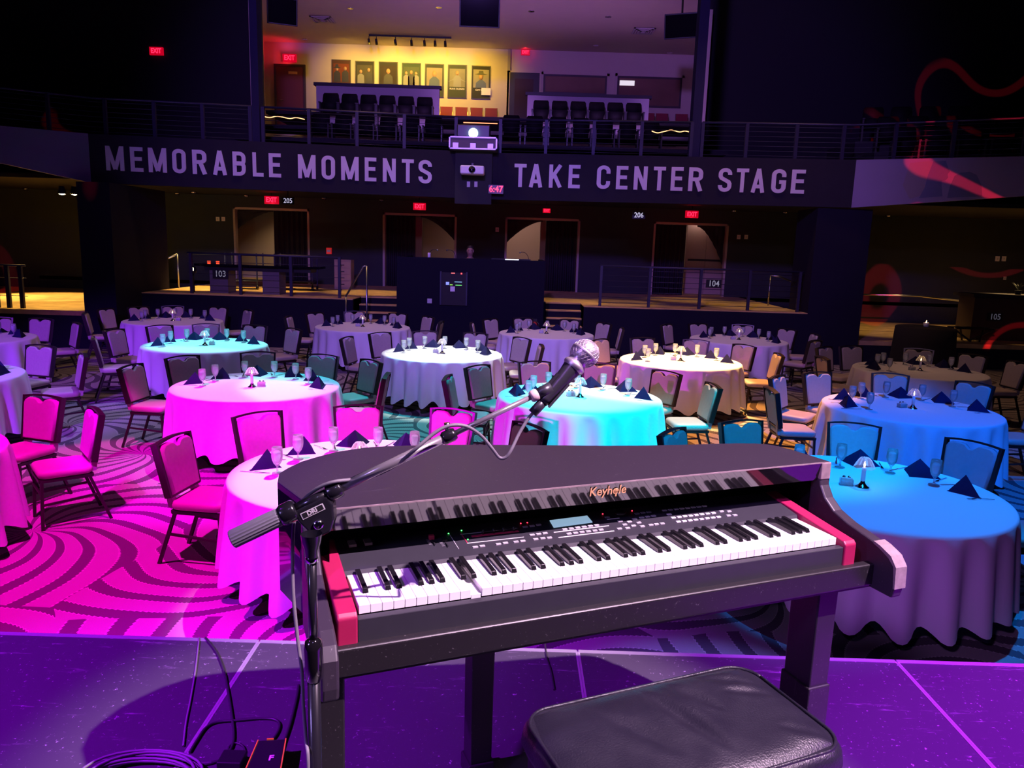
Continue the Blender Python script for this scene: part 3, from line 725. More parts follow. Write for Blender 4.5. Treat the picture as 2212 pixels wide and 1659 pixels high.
TB = {  # x, y, phrase, chair-back tops in the photo going clockwise from the stage-side gap, cutlery
    'T1': (-1.09, 5.33, 'table half hidden behind the piano', [(374, 945), (557, 893), (774, 877), (982, 884), (1151, 918), (1179, 986)], 1),
    'T2': (-2.91, 8.48, 'table draped in magenta light', [(283, 790), (393, 770), (557, 759), (697, 767), (801, 779), (833, 810)], 1),
    'T3': (-4.77, 11.63, 'cyan-topped table with violet skirt', [(203, 730), (233, 712), (332, 701), (445, 698), (558, 701), (640, 710)], 1),
    'T4': (-1.09, 11.55, 'brilliant white-lit table', [(747, 729), (808, 717), (911, 711), (1031, 718), (1130, 730), (1169, 746)], 1),
    'T5': (2.58, 11.55, 'yellow-lit table', [(1284, 752), (1293, 733), (1385, 729), (1505, 734), (1615, 745), (1682, 765)], 1),
    'T6': (.77, 8.41, 'cyan-lit table behind the microphone', [(968, 814), (1028, 790), (1151, 780), (1298, 783), (1440, 803), (1540, 831)], 1),
    'T7': (4.48, 8.35, 'table draped in blue light', [(1668, 841), (1680, 813), (1766, 805), (1924, 808), (2110, 827), (2240, 862)], 1),
    'T8': (2.6, 5.27, 'blue-topped table beside the piano', [(1476, 997), (1450, 930), (1602, 910), (1846, 916), (2103, 956), (2285, 1023)], 1),
    'T9': (6.13, 11.3, 'dim table before the tray stand', [(1778, 772), (1780, 750), (1839, 748), (1985, 752), (2116, 765), (2205, 782)], 1),
    'T10': (4.38, 14.68, 'dim table nearest sign 104', [(1440, 701), (1508, 699), (1605, 702), (1700, 711), (1760, 722), (1778, 738)], 0),
    'T11': (.64, 14.72, 'dim table by the fire extinguisher', [(1026, 698), (1059, 689), (1130, 687), (1229, 691), (1305, 698), (1343, 709)], 0),
    'T12': (-2.98, 14.9, 'dim table by the lit stairs', [(628, 684), (680, 676), (765, 673), (859, 677), (925, 684), (952, 695)], 0),
    'T13': (-6.73, 14.9, 'dim table below sign 103', [(184, 676), (207, 666), (288, 661), (373, 659), (475, 663), (537, 670)], 0),
    'T14': (-8.45, 11.62, 'lilac-skirted table by the dark pier', [None, None, None, (9, 682), (113, 685), (166, 698)], 0),
    'T15': (-6.62, 8.45, 'violet table beside the magenta-lit table', [None, None, None, None, (104, 744), (180, 766)], 0),
    'T16': (-4.77, 5.33, 'magenta-skirted table by the stage edge', [None, None, None, None, (123, 850), (218, 884)], 0),
}
ORD = ('first', 'second', 'third', 'fourth', 'fifth', 'sixth', 'seventh', 'eighth')
CAX = {'T1': .1, 'T8': -.1}
for ti, (key, (tx, ty, ph, ch, cut)) in enumerate(TB.items()):
    inst('table', make_table, (tx, ty, 0), 0, 'round folding table under cloth, ' + ph, 'round banquet tables')
    o = cloth_mb(ti * 7 + 3).build('tablecloth', M_cloth); o.location = (tx, ty, 0)
    setp(o, 'white floor-length tablecloth on the ' + ph, 'tablecloth', 'white round tablecloths')
    lp = {'T2': (-.02, -.1), 'T8': (-.02, .05), 'T7': (.02, -.02)}.get(key, (0, -.02))
    rnd = random.Random(ti)
    inst('lamp', make_lamp, (tx + lp[0], ty + lp[1], TT + .004), rnd.uniform(0, 1), 'crystal-shaded candle lamp centred on the ' + ph, 'candle lamps')
    dx, dy = ((.09, .05) if key in ('T2', 'T3', 'T1', 'T13') else (-.10, .04))
    inst('caddy', make_caddy, (tx + lp[0] + dx, ty + lp[1] + dy, TT + .004), rnd.uniform(-.4, .4), 'small condiment caddy with shakers on the ' + ph, 'condiment caddies')
    for si, pk in enumerate(ch):
        if pk is None:
            if key == 'T14' and si < 2: continue
            a = R(180 - 36 * si); bx, by = tx + 1.35 * math.cos(a), ty + 1.35 * math.sin(a); seen = False
        else:
            p = AZ(pk[0], pk[1], .925); bx, by = p.x, p.y; seen = True; a = math.atan2(by - ty, bx - tx); a = a + 2 * math.pi if a < -1.6 else a
            rr = math.hypot(bx - tx, by - ty); r2 = min(1.56, max(1.46, rr)); bx, by = tx + (bx - tx) * r2 / rr, ty + (by - ty) * r2 / rr
        seat = '%s clockwise from the stage-side gap, ' % ORD[si] + ph
        face = math.atan2(ty - by, tx - bx)
        if seen:
            hx, hy = math.cos(face), math.sin(face)
            inst('chair', make_chair, (bx + hx * .275, by + hy * .275, 0), face - math.pi / 2, 'tan banquet chair ' + seat, 'banquet chairs around the tables')
        if key in ('T14', 'T15', 'T16') and si < 3: continue
        a = .55 * a + .45 * R(180 - 36 * si)
        ca, sa = math.cos(a), math.sin(a); rx, ry = -sa, ca          # towards the diner's right hand
        z = TT + .0045
        nr = .70 + rnd.uniform(-.03, .03)
        inst('napkin', make_napkin, (tx + ca * nr, ty + sa * nr, z), a + math.pi / 2 + rnd.uniform(-.35, .35), 'navy folded napkin ' + seat, 'folded napkins')
        gr = .56 + rnd.uniform(-.03, .03); gs = .16 + rnd.uniform(-.02, .02)
        inst('glass', make_glass, (tx + ca * gr + rx * gs, ty + sa * gr + ry * gs, z), rnd.uniform(0, 6), 'water goblet ' + seat, 'water goblets', 1.12)
        if cut:
            inst('knife', make_knife, (tx + ca * .72 + rx * .165, ty + sa * .72 + ry * .165, z), a + math.pi / 2 + rnd.uniform(-.1, .1), 'dinner knife ' + seat, 'dinner knives')
            inst('fork', make_fork, (tx + ca * .72 - rx * .165, ty + sa * .72 - ry * .165, z), a + math.pi / 2 + rnd.uniform(-.1, .1), 'dinner fork ' + seat, 'dinner forks')

# ------------------------------------------------------------------ digital grand-piano shell
PA = AZ(775, 1308, 1.707); PB = AZ(1807.6, 1161.5, 1.707)
PU = Vector((PB.x - PA.x, PB.y - PA.y, 0)).normalized(); PV = Vector((-PU.y, PU.x, 0)); PRZ = math.atan2(PU.y, PU.x)
def plocal(px, py, z):
    d = AZ(px, py, z) - PA; return Vector((d.dot(PU), d.dot(PV), z - HS))
M_piano = scuffed('black_piano_lacquer', (.013, .011, .014), (.30, .27, .30), .42, 4.0, .66, 140, .0)
M_lit_lacquer = scuffed('lit_black_lacquer', (.031, .023, .036), (.30, .27, .30), .42, 4.0, .64, 140, .0)  # lacquer again, with the stage light on lid and cheeks put into its colour
M_gloss = mat('glossy_black_lacquer', (.006, .005, .007), .07, coat=.6, spec=.7)
M_gold = mat('gold_lettering', (.85, .48, .22), .35, metal=.6)
M_raw = mat('worn_and_highlight_edge', (.24, .18, .19), .7, var=.4, scale=60)  # worn wood, also used for the painted highlight on the lid edge
piano = thing('piano_shell', 'black grand-piano shaped keyboard shell with curved cheeks on the stage', 'piano', (PA.x, PA.y, HS), PRZ)
z_ = lambda z: z - HS
LIDP = [(-.050, .175), (-.085, .27), (-.121, .40), (-.112, .47), (-.087, .512), (-.05, .56), (-.009, .592), (.05, .63), (.129, .655), (.19, .655), (.259, .644), (.34, .63), (.424, .611), (.54, .578), (.667, .54), (.80, .50), (.933, .468), (1.05, .448), (1.159, .43), (1.22, .42), (1.271, .405), (1.305, .385), (1.325, .355), (1.338, .29), (1.345, .238), (1.352, .175)]
MB().prism([(x, max(y, .177), z_(1.832)) for x, y in LIDP], (0, 0, .018)).build('lid', M_lit_lacquer, piano, .003)
# lid front edge strip and fall board
MB().box(-.05, 1.33, .1735, .1765, z_(1.8475), z_(1.8508)).build('lid_edge_highlight', M_raw, piano)  # pale strip paints the highlight along the lid's front edge
MB().prism([(-.05, .1745, z_(1.8475)), (-.05, .1845, z_(1.797)), (-.05, .200, z_(1.797)), (-.05, .1765, z_(1.8475))], (1.368, 0, 0)).build('fallboard', M_gloss, piano)
MB().box(1.318, 1.352, .172, .21, z_(1.80), z_(1.849)).build('corner_block', M_raw, piano, .003)
# curved rim under the lid
off = [(x, y) for x, y in LIDP]
inner = [(.62 + (x - .62) * .972, .30 + (y - .30) * .94) for x, y in LIDP]
rim = MB()
n = len(off)
for i in range(n - 1):
    v = [(*off[i], z_(1.575)), (*off[i + 1], z_(1.575)), (*off[i + 1], z_(1.832)), (*off[i], z_(1.832)), (*inner[i], z_(1.575)), (*inner[i + 1], z_(1.575)), (*inner[i + 1], z_(1.832)), (*inner[i], z_(1.832))]
    rim.add(v, [(0, 1, 2, 3), (7, 6, 5, 4), (0, 4, 5, 1), (2, 6, 7, 3)], True)
rim.build('rim', M_gloss, piano)
MB().box(-.09, 1.34, .32, .335, z_(1.60), z_(1.832)).build('inner_back', M_dark, piano)
MB().prism([(x * .985 + .008, y, z_(1.575)) for x, y in ([(-.085, -.035)] + LIDP + [(1.345, -.035)])], (0, 0, .022)).build('bottom_board', M_piano, piano)
# cheeks
def cheek(x0, x1, name='cheek'):
    top = [(.21, 1.832), (.178, 1.815), (.170, 1.785), (.150, 1.755), (.115, 1.73), (.06, 1.713), (0, 1.702), (-.05, 1.692), (-.085, 1.678), (-.103, 1.655), (-.106, 1.60), (-.100, 1.572), (.21, 1.572)]
    MB().prism([(x0, y, z_(z)) for y, z in top], (x1 - x0, 0, 0)).build(name, M_lit_lacquer, piano, .006, 3)
cheek(1.318, 1.352); cheek(-.088, -.054)
# worn veneer at the right-hand nose, seen as a paler patch with its own edge
MB().prism([(1.3165, y, z_(z)) for y, z in ((-.03, 1.699), (-.052, 1.694), (-.087, 1.680), (-.106, 1.656), (-.109, 1.60), (-.104, 1.60), (-.098, 1.655), (-.08, 1.672), (-.05, 1.686), (-.03, 1.692))], (.037, 0, 0)).build('worn_nose', M_raw, piano)
MB().box(-.056, 1.32, -.04, -.014, z_(1.58), z_(1.640)).build('key_slip', M_piano, piano, .005, 3)
# legs
def leg(x0, x1, y0, y1, zt=1.58):
    cx, cy = (x0 + x1) / 2, (y0 + y1) / 2; k = .92
    o = MB().loft([[(cx + (x - cx) * k, cy + (y - cy) * k, .004) for x, y in ((x0, y0), (x1, y0), (x1, y1), (x0, y1))], [(x, y, z_(zt)) for x, y in ((x0, y0), (x1, y0), (x1, y1), (x0, y1))]], False).build('leg', M_piano, piano, .004)
    MB().box(x0 - .004, x1 + .004, y0 - .004, y1 + .004, .0, .385 if x0 > 1 else .05).build('foot', M_piano, o, .004)
leg(-.085, -.03, -.01, .06); leg(1.185, 1.25, .0, .10); leg(.385, .455, .42, .49)
# lettering on the fall board
p0 = plocal(1288, 1068, 1.80)
Mk = frame_m((p0.x, .1762, z_(1.829)), (1, 0, 0), (0, -.19, .98), (0, -.98, -.19))
text_mb('Keyhole', .034, Mk, .0003, .0004, .92).build('gold_logo', M_gold, piano)
kb = MB().lathe([(0, 0), (.0062, 0), (.0062, .001), (0, .001)], 14)
kb.box(-.002, .002, -.0165, -.004, 0, .001)
kb.v = [Mk @ Vector((.0235 + v[0], -.001 + v[1], v[2] + .0004)) for v in kb.v]
kb.build('keyhole_emblem', M_gold, piano)

# ------------------------------------------------------------------ stage keyboard
M_white = mat('white_key', (.86, .83, .83), .28, coat=.3)
M_bkey = mat('black_key', (.010, .009, .011), .22, coat=.5)
M_case = mat('charcoal_case', (.026, .025, .034), .5, var=.15, scale=30)
M_red = mat('maroon_end_block', (.34, .010, .07), .45, var=.08, scale=40)
M_btn = mat('grey_button', (.50, .48, .50), .5)
M_wbtn = mat('pale_button', (.80, .76, .78), .5)
M_lcd = mat('lcd_screen', (.35, .5, .6), .2, emit=(.35, .55, .75), estr=.75)
M_rpanel = mat('red_panel', (.62, .03, .10), .5)
kbd = thing('stage_keyboard', 'charcoal 88-key stage keyboard with maroon ends set into the piano shell', 'keyboard', (PA.x, PA.y, 1.599), PRZ)
k_ = lambda z: z - 1.599
MB().box(-.006, 1.228, -.02, -.002, k_(1.60), k_(1.688)).build('front_case', M_case, kbd, .002)
MB().box(-.006, 1.228, -.001, .29, k_(1.60), k_(1.685)).build('lower_case', M_case, kbd)
def pz(y): return 1.714 + (y - .15) * .018 / .115
MB().prism([(-.006, .146, k_(1.686)), (-.006, .146, k_(1.704)), (-.006, .152, k_(pz(.152))), (-.006, .285, k_(pz(.285))), (-.006, .30, k_(1.72)), (-.006, .30, k_(1.62))], (1.234, 0, 0)).build('control_panel', M_case, kbd)
for x0, x1 in ((-.046, -.006), (1.2285, 1.2665)):
    MB().prism([(x0, -.024, k_(1.60)), (x0, -.024, k_(1.695)), (x0, -.016, k_(1.703)), (x0, .10, k_(1.716)), (x0, .285, k_(1.738)), (x0, .302, k_(1.725)), (x0, .302, k_(1.60))], (x1 - x0, 0, 0)).build('end_block', M_red, kbd, .004, 3)
KW = 1.2218 / 52
wm = None; bmh = None
for i in range(52):
    if wm is None:
        mb = MB(); mb.box(0, KW - .0009, .0, .146, k_(1.688), k_(1.707)); wm = mb.mesh('white_key', M_white)
    o = bpy.data.objects.new('white_key', wm); col.objects.link(o); o.parent = kbd; o.location = (i * KW, 0, 0)
    bv = o.modifiers.new('b', 'BEVEL'); bv.width = .0008; bv.segments = 1
    if i == 10: o.location = (i * KW, .002, -.0125); o['label'] = 'pressed-down white key'
blk = [i for i in range(51) if (i % 7) in (0, 2, 3, 5, 6)]
for i in blk:
    if bmh is None:
        w2 = .0052
        mb = MB().loft([[(-w2 - .0012, .049, k_(1.7065)), (w2 + .0012, .049, k_(1.7065)), (w2 + .0012, .147, k_(1.7065)), (-w2 - .0012, .147, k_(1.7065))], [(-w2, .0535, k_(1.7165)), (w2, .0535, k_(1.7165)), (w2, .147, k_(1.719)), (-w2, .147, k_(1.719))]], False)
        bmh = mb.mesh('black_key', M_bkey)
    o = bpy.data.objects.new('black_key', bmh); col.objects.link(o); o.parent = kbd; o.location = ((i + 1) * KW - .0005, 0, 0)
    bv = o.modifiers.new('b', 'BEVEL'); bv.width = .0012; bv.segments = 2
def on_panel(zx, zy, ox, oy, sc=.25316):
    """pixel of a zoomed crop -> point on the sloping control panel"""
    px, py = ox + zx * sc, oy + zy * sc; z = 1.722
    for _ in range(4):
        d = AZ(px, py, z) - PA; x, y = d.dot(PU), d.dot(PV); z = pz(min(.285, max(.152, y)))
    return x, min(.283, max(.155, y)), k_(z)
def button(p, sx, sy, hz, m, name):
    x, y, z = p; MB().box(x - sx / 2, x + sx / 2, y - sy / 2, y + sy / 2, z - .002, z + hz).build(name, m, kbd)
A2, A3, A1 = (900, 940), (1400, 940), (480, 940)
for zx, zy in ((500, 957), (560, 948), (697, 932), (757, 922), (847, 912), (905, 905), (985, 852), (1040, 845), (1095, 838), (1015, 890), (1075, 882), (1132, 877), (925, 782), (985, 775), (1040, 765), (1263, 805), (1318, 797), (1373, 790), (1428, 783), (1482, 776), (1535, 770), (1300, 843), (1355, 836), (1410, 829), (1465, 823), (1520, 816), (1573, 809), (1625, 700), (1735, 735), (1815, 740), (1860, 717), (1895, 748), (1775, 765), (1850, 775), (1925, 780), (1730, 800), (1800, 795), (1998, 768), (2045, 762), (2095, 756), (1880, 670), (1930, 662), (1980, 657), (1920, 705), (1970, 697), (2020, 690)):
    button(on_panel(zx, zy, *A2), .0125, .007, .002, M_btn, 'button')
for zx, zy in ((140, 643), (190, 637), (240, 632), (288, 627), (337, 622), (385, 616), (432, 611), (480, 606), (180, 678), (215, 706), (265, 700), (313, 694), (362, 689), (410, 683), (458, 677), (507, 671), (556, 666), (258, 741), (308, 735), (358, 730), (406, 724), (455, 718), (504, 712), (552, 706), (600, 700), (625, 652), (690, 652), (685, 688), (740, 685)):
    button(on_panel(zx, zy, *A3), .0125, .007, .0022, M_wbtn if zx < 610 else M_btn, 'button')
def strip(a, b, wy, m, name, hz=.0008):
    p, q = on_panel(*a, *A2), on_panel(*b, *A2)
    MB().bar((p[0], p[1], p[2] + hz), (q[0], q[1], q[2] + hz), wy, .0012).build(name, m, kbd)
strip((1170, 832), (1640, 775), .003, M_wbtn, 'printed_strip'); strip((1210, 877), (1685, 820), .003, M_wbtn, 'printed_strip')
strip((470, 865), (870, 820), .009, M_rpanel, 'red_strip'); strip((430, 925), (915, 872), .0018, M_wbtn, 'printed_strip'); strip((375, 848), (860, 795), .0018, M_wbtn, 'printed_strip'); strip((1625, 720), (1730, 708), .0025, M_wbtn, 'printed_strip')
strip((370, 825), (435, 925), .0016, M_rpanel, 'red_strip')
strip((280, 845), (360, 975), .0008, M_wbtn, 'scale_marks')
q = [on_panel(zx, zy, *A2) for zx, zy in ((1135, 730), (1455, 690), (1500, 745), (1170, 790))]
dq = MB().prism([(p[0], p[1], p[2] - .001) for p in q], (0, 0, .003)).build('display', M_lcd, kbd)
for zx, zy in ((568, 842), (657, 832), (742, 823), (828, 815)):
    x, y, z = on_panel(zx, zy, *A2); MB().lathe([(0, 0), (.0045, 0), (.0038, .011), (0, .012)], 10, (x, y, z)).build('knob', M_black, kbd)
x, y, z = on_panel(1735, 672, *A2); MB().lathe([(0, 0), (.016, 0), (.0155, .006), (.012, .008), (0, .008)], 20, (x, y, z)).build('data_dial', M_bkey, kbd)
for zx, zy, hz in ((130, 890, .010), (240, 905, .004)):
    x, y, z = on_panel(zx, zy, *A2)
    sl = MB().box(x - .0012, x + .0012, y - .03, y + .022, z - .001, z + .0006).build('slider_slot', M_dark, kbd)
    MB().box(x - .006, x + .006, y - .001, y + .009, z, z + hz).build('slider_cap', M_rpanel if hz > .005 else M_black, kbd)
    for k in range(7): MB().box(x - .014, x - .007, y - .026 + .007 * k, y - .0255 + .007 * k, z, z + .0005).build('tick_mark', M_btn, kbd)
for zx, zy in ((1108, 935), (1243, 920)):
    x, y, z = on_panel(zx, zy, *A1); mb = MB()
    for k in range(9): mb.box(x - .0085 + .0019 * k, x - .0074 + .0019 * k, y - .012, y + .016, z - .001, z + .006)
    mb.box(x - .0085, x + .0087, y - .011, y + .015, z - .001, z + .0045); mb.build('pitch_wheel', M_btn, kbd)
M_gled = emis('green_led', (.05, 1, .1), 9); M_rled = emis('red_led', (1, .02, .05), 8)
for zx, zy in ((272, 838), (383, 812), (437, 890)):
    x, y, z = on_panel(zx, zy, *A2); MB().lathe([(0, .002), (.0016, .001), (.0018, 0)], 8, (x, y, z)).build('led', M_gled, kbd)
for zx, zy in ((888, 752), (945, 746), (1588, 672), (1838, 645)):
    x, y, z = on_panel(zx, zy, *A2); MB().lathe([(0, .002), (.0016, .001), (.0018, 0)], 8, (x, y, z)).build('led', M_rled, kbd)

# ------------------------------------------------------------------ microphone on its boom stand
M_tube = mat('black_stand_tube', (.010, .009, .014), .25, coat=.5)
M_boom = mat('dark_chrome_boom', (.34, .31, .34), .25, metal=.55)
M_rub = mat('ribbed_rubber', (.22, .21, .24), .6)
M_mesh = mat('silver_grille', (.62, .55, .60), .38, metal=.75)
M_mic = mat('mic_body', (.045, .042, .055), .35, metal=.4)
pole = AD(677, 1400, 1.34)
def zp(py): return AD(677, py, 1.34).z
st = thing('microphone_stand', 'black boom microphone stand with ribbed counterweight beside the piano', 'mic stand', (pole.x, pole.y, HS))
def SL(px, py, dep): return AD(px, py, dep) - Vector((pole.x, pole.y, HS))
MB().lathe([(0, 0), (.125, 0), (.125, .018), (.11, .028), (.03, .04), (.018, .055), (0, .055)], 28).build('round_base', M_tube, st)
MB().tube([(0, 0, .05), (0, 0, zp(1470) - HS)], .0115, 14).build('lower_tube', M_tube, st)
MB().lathe([(.0115, zp(1478) - HS), (.0145, zp(1474) - HS), (.0155, zp(1440) - HS), (.0165, zp(1400) - HS), (.0145, zp(1382) - HS), (.008, zp(1376) - HS)], 16).build('clutch', M_gloss, st)
MB().tube([(0, 0, zp(1440) - HS), (0, 0, zp(1185) - HS)], .0081, 14).build('upper_tube', M_tube, st)
MB().lathe([(.008, zp(1200) - HS), (.0112, zp(1198) - HS), (.0112, zp(1188) - HS), (.009, zp(1184) - HS)], 16).build('collar', M_chrome, st)
MB().lathe([(.0105, zp(1187) - HS), (.012, zp(1170) - HS), (.017, zp(1150) - HS), (.0185, zp(1135) - HS)], 16).build('yoke', M_tube, st)
bd0, bd1 = SL(500, 1166, 1.31), SL(1172, 846, 1.425)
bdir = (bd1 - bd0).normalized()
def on_boom(px):
    t = (px - 500) / 672; dep = 1.31 + .115 * t; return SL(px, 1166 - 320 * t, dep)
piv = on_boom(672)
cdir = bdir.cross(Vector((0, 1, 0))).normalized()
side = Vector((0, -1, 0)); dn = side.cross(bdir).normalized()
if dn.z > 0: dn = -dn
pl = [(-.030, .0), (.034, .0), (.036, .018), (.026, .045), (.012, .062), (-.008, .062), (-.022, .045), (-.030, .02)]
MB().prism([piv + bdir * a + dn * b + side * -.014 for a, b in pl], side * .028).build('pivot_clamp', M_tube, st, .004, 3)
sc = piv + dn * .040 + side * .0145
rb = MB().lathe([(0, 0), (.009, 0), (.009, .003), (.006, .005), (0, .005)], 14); rb.v = [sc + bdir * v[0] + dn * v[1] + side * v[2] for v in rb.v]; rb.build('pivot_screw', M_chrome, st)
lm = piv + dn * .014 + side * .0146
MB().prism([lm + bdir * a + dn * b for a, b in ((-.020, -.006), (.022, -.006), (.022, .006), (-.020, .006))], side * .0006).build('maker_plate', M_btn, st)
MB().prism([lm + bdir * a + dn * b + side * .0005 for a, b in ((-.018, -.0045), (.020, -.0045), (.020, .0045), (-.018, .0045))], side * .0005).build('maker_plate_field', M_black, st)
Ml = frame_m(lm + side * .0012, bdir, -dn, side)
text_mb('DRI', .0105, Ml, .0002, .0003, 1.1).build('maker_lettering', M_btn, st)
# counterweight grip with ribs
g0, g1 = on_boom(500), on_boom(606)
mb = MB(); n = 36; v = []
ax = bdir; ux = ax.cross(Vector((0, 0, 1))).normalized(); uy = ax.cross(ux)
rings = []
for t, rr in ((0, .010), (.0, .0145), (.02, .0165), (.95, .0165), (1, .0150)):
    rings.append([g0.lerp(g1, t) + (ux * math.cos(2 * math.pi * j / n) + uy * math.sin(2 * math.pi * j / n)) * (rr if j % 2 else rr * .93) for j in range(n)])
mb.loft(rings, False).build('counterweight', M_rub, st)
MB().tube([on_boom(602), on_boom(612), on_boom(634), on_boom(640)], [.015, .0195, .0195, .016], 16).build('counterweight_cap', M_tube, st)
MB().tube([on_boom(636), on_boom(724)], .0105, 14).build('boom_sleeve', M_tube, st)
MB().tube([on_boom(706), on_boom(710), on_boom(734), on_boom(738)], [.012, .016, .0155, .013], 16).build('boom_clutch', M_tube, st)
MB().tube([on_boom(736), on_boom(972)], .0088, 14).build('boom_tube', M_boom, st)
MB().tube([on_boom(955), on_boom(960), on_boom(978), on_boom(984)], [.0095, .0125, .0125, .010], 14).build('boom_lock', M_tube, st)
tp = on_boom(966) + Vector((0, 0, .013))
MB().tube([tp, tp + Vector((-.001, 0, .014))], [.004, .0055], 10).build('thumb_screw', M_chrome, st)
MB().tube([on_boom(980), on_boom(1150)], .0052, 12).build('boom_rod', M_boom, st)
MB().tube([on_boom(1146), on_boom(1150), on_boom(1160), on_boom(1163)], [.009, .0115, .0115, .009], 14).build('thread_ring', mat('pale_ring', (.62, .48, .46), .4), st)
# clip: stem, hinge and cradle
m0, m1 = SL(1146, 897, 1.425), SL(1258, 771, 1.445)
mdir = (m1 - m0).normalized(); cl = SL(1196, 842, 1.432)
MB().tube([on_boom(1160), on_boom(1190)], [.0105, .012], 12).build('clip_stem', M_mic, st)
cx_ = mdir.cross(side).normalized()
cm = MB(); rings = []
for t in (-.030, .028):
    ring = []
    for k in range(13):
        a = R(-40 + 260 * k / 12); ring.append(cl + mdir * t + (cx_ * -math.cos(a) + side * -math.sin(a)) * .0175)
    for k in range(12, -1, -1):
        a = R(-40 + 260 * k / 12); ring.append(cl + mdir * t + (cx_ * -math.cos(a) + side * -math.sin(a)) * .0145)
    rings.append(ring)
cm.loft(rings, False).build('mic_clip', M_mic, st)
# microphone
mic = thing('microphone', 'handheld vocal microphone with silver ball grille in the boom clip', 'microphone', AD(1172, 869, 1.428))
mo = Vector(mic.location); a0 = AD(1172, 869, 1.428); a1 = AD(1236, 796, 1.440); a2 = AD(1256, 772, 1.444)
MD = (a2 - a0).normalized(); mu = MD.cross(Vector((0, 0, 1))).normalized(); mv = MD.cross(mu)
def mlathe(prof, n, name, m, par=mic, smooth=True):
    b = MB().lathe(prof, n, smooth=smooth); b.v = [mu * v[0] + mv * v[1] + MD * v[2] for v in b.v]; return b.build(name, m, par)
LN = (a1 - a0).length
mlathe([(0, 0), (.0105, 0), (.0115, .01), (.0165, LN * .82), (.019, LN)], 22, 'handle', M_mic)
mlathe([(.019, LN - .001), (.0225, LN + .004), (.0225, LN + .009), (.0215, LN + .010)], 22, 'grille_collar', M_mesh)
bc = LN + .038; rr = .0272
prof = [(rr * math.cos(R(-48 + k * 138 / 12)) if k < 12 else 0, bc + rr * math.sin(R(-48 + k * 138 / 12)) * (1.0)) for k in range(13)]
prof = [(.0213, LN + .009)] + [p for p in prof if p[1] > LN + .012]
gr = mlathe(prof, 30, 'grille', M_mesh)
mlathe([(rr + .0001, bc - .004), (rr + .0012, bc - .003), (rr + .0012, bc + .001), (rr + .0001, bc + .002)], 30, 'grille_band', M_mesh)
# woven wire of the grille as real relief
wv = MB()
for k in range(22):
    a = 2 * math.pi * k / 22
    pts = [(mu * math.cos(a + tw * t) + mv * math.sin(a + tw * t)) * (rr * 1.012 * math.cos(t)) + MD * (bc + rr * 1.012 * math.sin(t)) for tw in (.6,) for t in [R(-44 + 126 * i / 10) for i in range(11)]]
    wv.tube(pts, .0006, 4, False)
    pts = [(mu * math.cos(a - .6 * t) + mv * math.sin(a - .6 * t)) * (rr * 1.012 * math.cos(t)) + MD * (bc + rr * 1.012 * math.sin(t)) for t in [R(-44 + 126 * i / 10) for i in range(11)]]
    wv.tube(pts, .0006, 4, False)
o = wv.build('grille_wire', M_mesh, gr); o['kind'] = 'stuff'
# cable
M_cable = mat('grey_cable', (.16, .145, .17), .55); M_bcable = mat('black_cable', (.02, .018, .024), .5)
cp = [(1172, 869, 1.428), (1158, 885, 1.427), (1142, 903, 1.425), (1122, 935, 1.42), (1104, 972, 1.41), (1092, 988, 1.41), (1078, 988, 1.41), (1062, 968, 1.40), (1040, 942, 1.39), (1012, 923, 1.37), (985, 918, 1.36), (958, 924, 1.355), (930, 942, 1.35), (900, 968, 1.345), (872, 992, 1.36), (850, 1008, 1.39), (812, 1026, 1.385), (770, 1035, 1.36), (725, 1040, 1.335), (695, 1050, 1.335), (670, 1066, 1.345), (652, 1084, 1.36), (640, 1105, 1.37), (634, 1140, 1.375), (632, 1200, 1.372), (634, 1290, 1.37), (643, 1380, 1.372), (652, 1450, 1.372), (655, 1520, 1.372), (661, 1600, 1.37), (666, 1680, 1.36)]
pts = [AD(x, y, d) for x, y, d in cp]
pts += [Vector((pts[-1].x - .01, pts[-1].y, 1.1)), Vector((pts[-1].x - .03, pts[-1].y - .04, HS + .03)), Vector((pts[-1].x - .14, pts[-1].y - .1, HS + .006))]
tb = MB().tube([AD(1174, 867, 1.428), AD(1150, 893, 1.427)], .0095, 12)
cab = thing('microphone_cable', 'grey microphone cable twisted round the boom and down the stand', 'cable', pts[-1])
MB().tube([p - pts[-1] for p in smooth_path(pts, 6)], .0034, 8).build('cord', M_cable, cab)
tb.v = [Vector(v) - pts[-1] for v in tb.v]; tb.build('connector', M_mic, cab)

# ------------------------------------------------------------------ piano bench
BZ = 1.40
bl, bf, br = AZ(1150, 1535, BZ), AZ(1600, 1432, BZ), AZ(1832, 1585, BZ)
bu = Vector((math.cos(R(23)), math.sin(R(23)), 0)); bv_ = Vector((-bu.y, bu.x, 0))
bc_ = Vector((.395, 1.50, HS)); BWX, BDY = .325, .187
M_leather = mat('black_leather', (.015, .013, .024), .36, var=.15, scale=14, bump=.2, bscale=240, rvar=.08)
bench = thing('piano_bench', 'padded black leather piano bench with creased seat before the keyboard', 'bench', bc_, R(23))
hb = BZ - HS
def seat_pt(u, v):
    x = (u * 2 - 1); y = (v * 2 - 1); return x, y
sm = MB(); rings = []
for t, k in ((0, .035), (.25, .008), (.5, 0), (.8, .003), (1.0, .012)):
    rings.append(rrect(-BWX + k, BWX - k, -BDY + k, BDY - k, .07, hb - .10 + .085 * t, 8))
sm.loft(rings, True, True)
seat = sm.build('cushion_side', M_leather, bench)
cr_ = [((-.02, .14), (.05, -.12), .010, .016), ((.05, .15), (.12, .0), .006, .012), ((.12, .15), (.29, .06), .007, .012), ((.16, .07), (.29, .02), .006, .011), ((-.16, .10), (-.05, -.10), .006, .02), ((.19, -.08), (.28, -.13), .005, .012)]
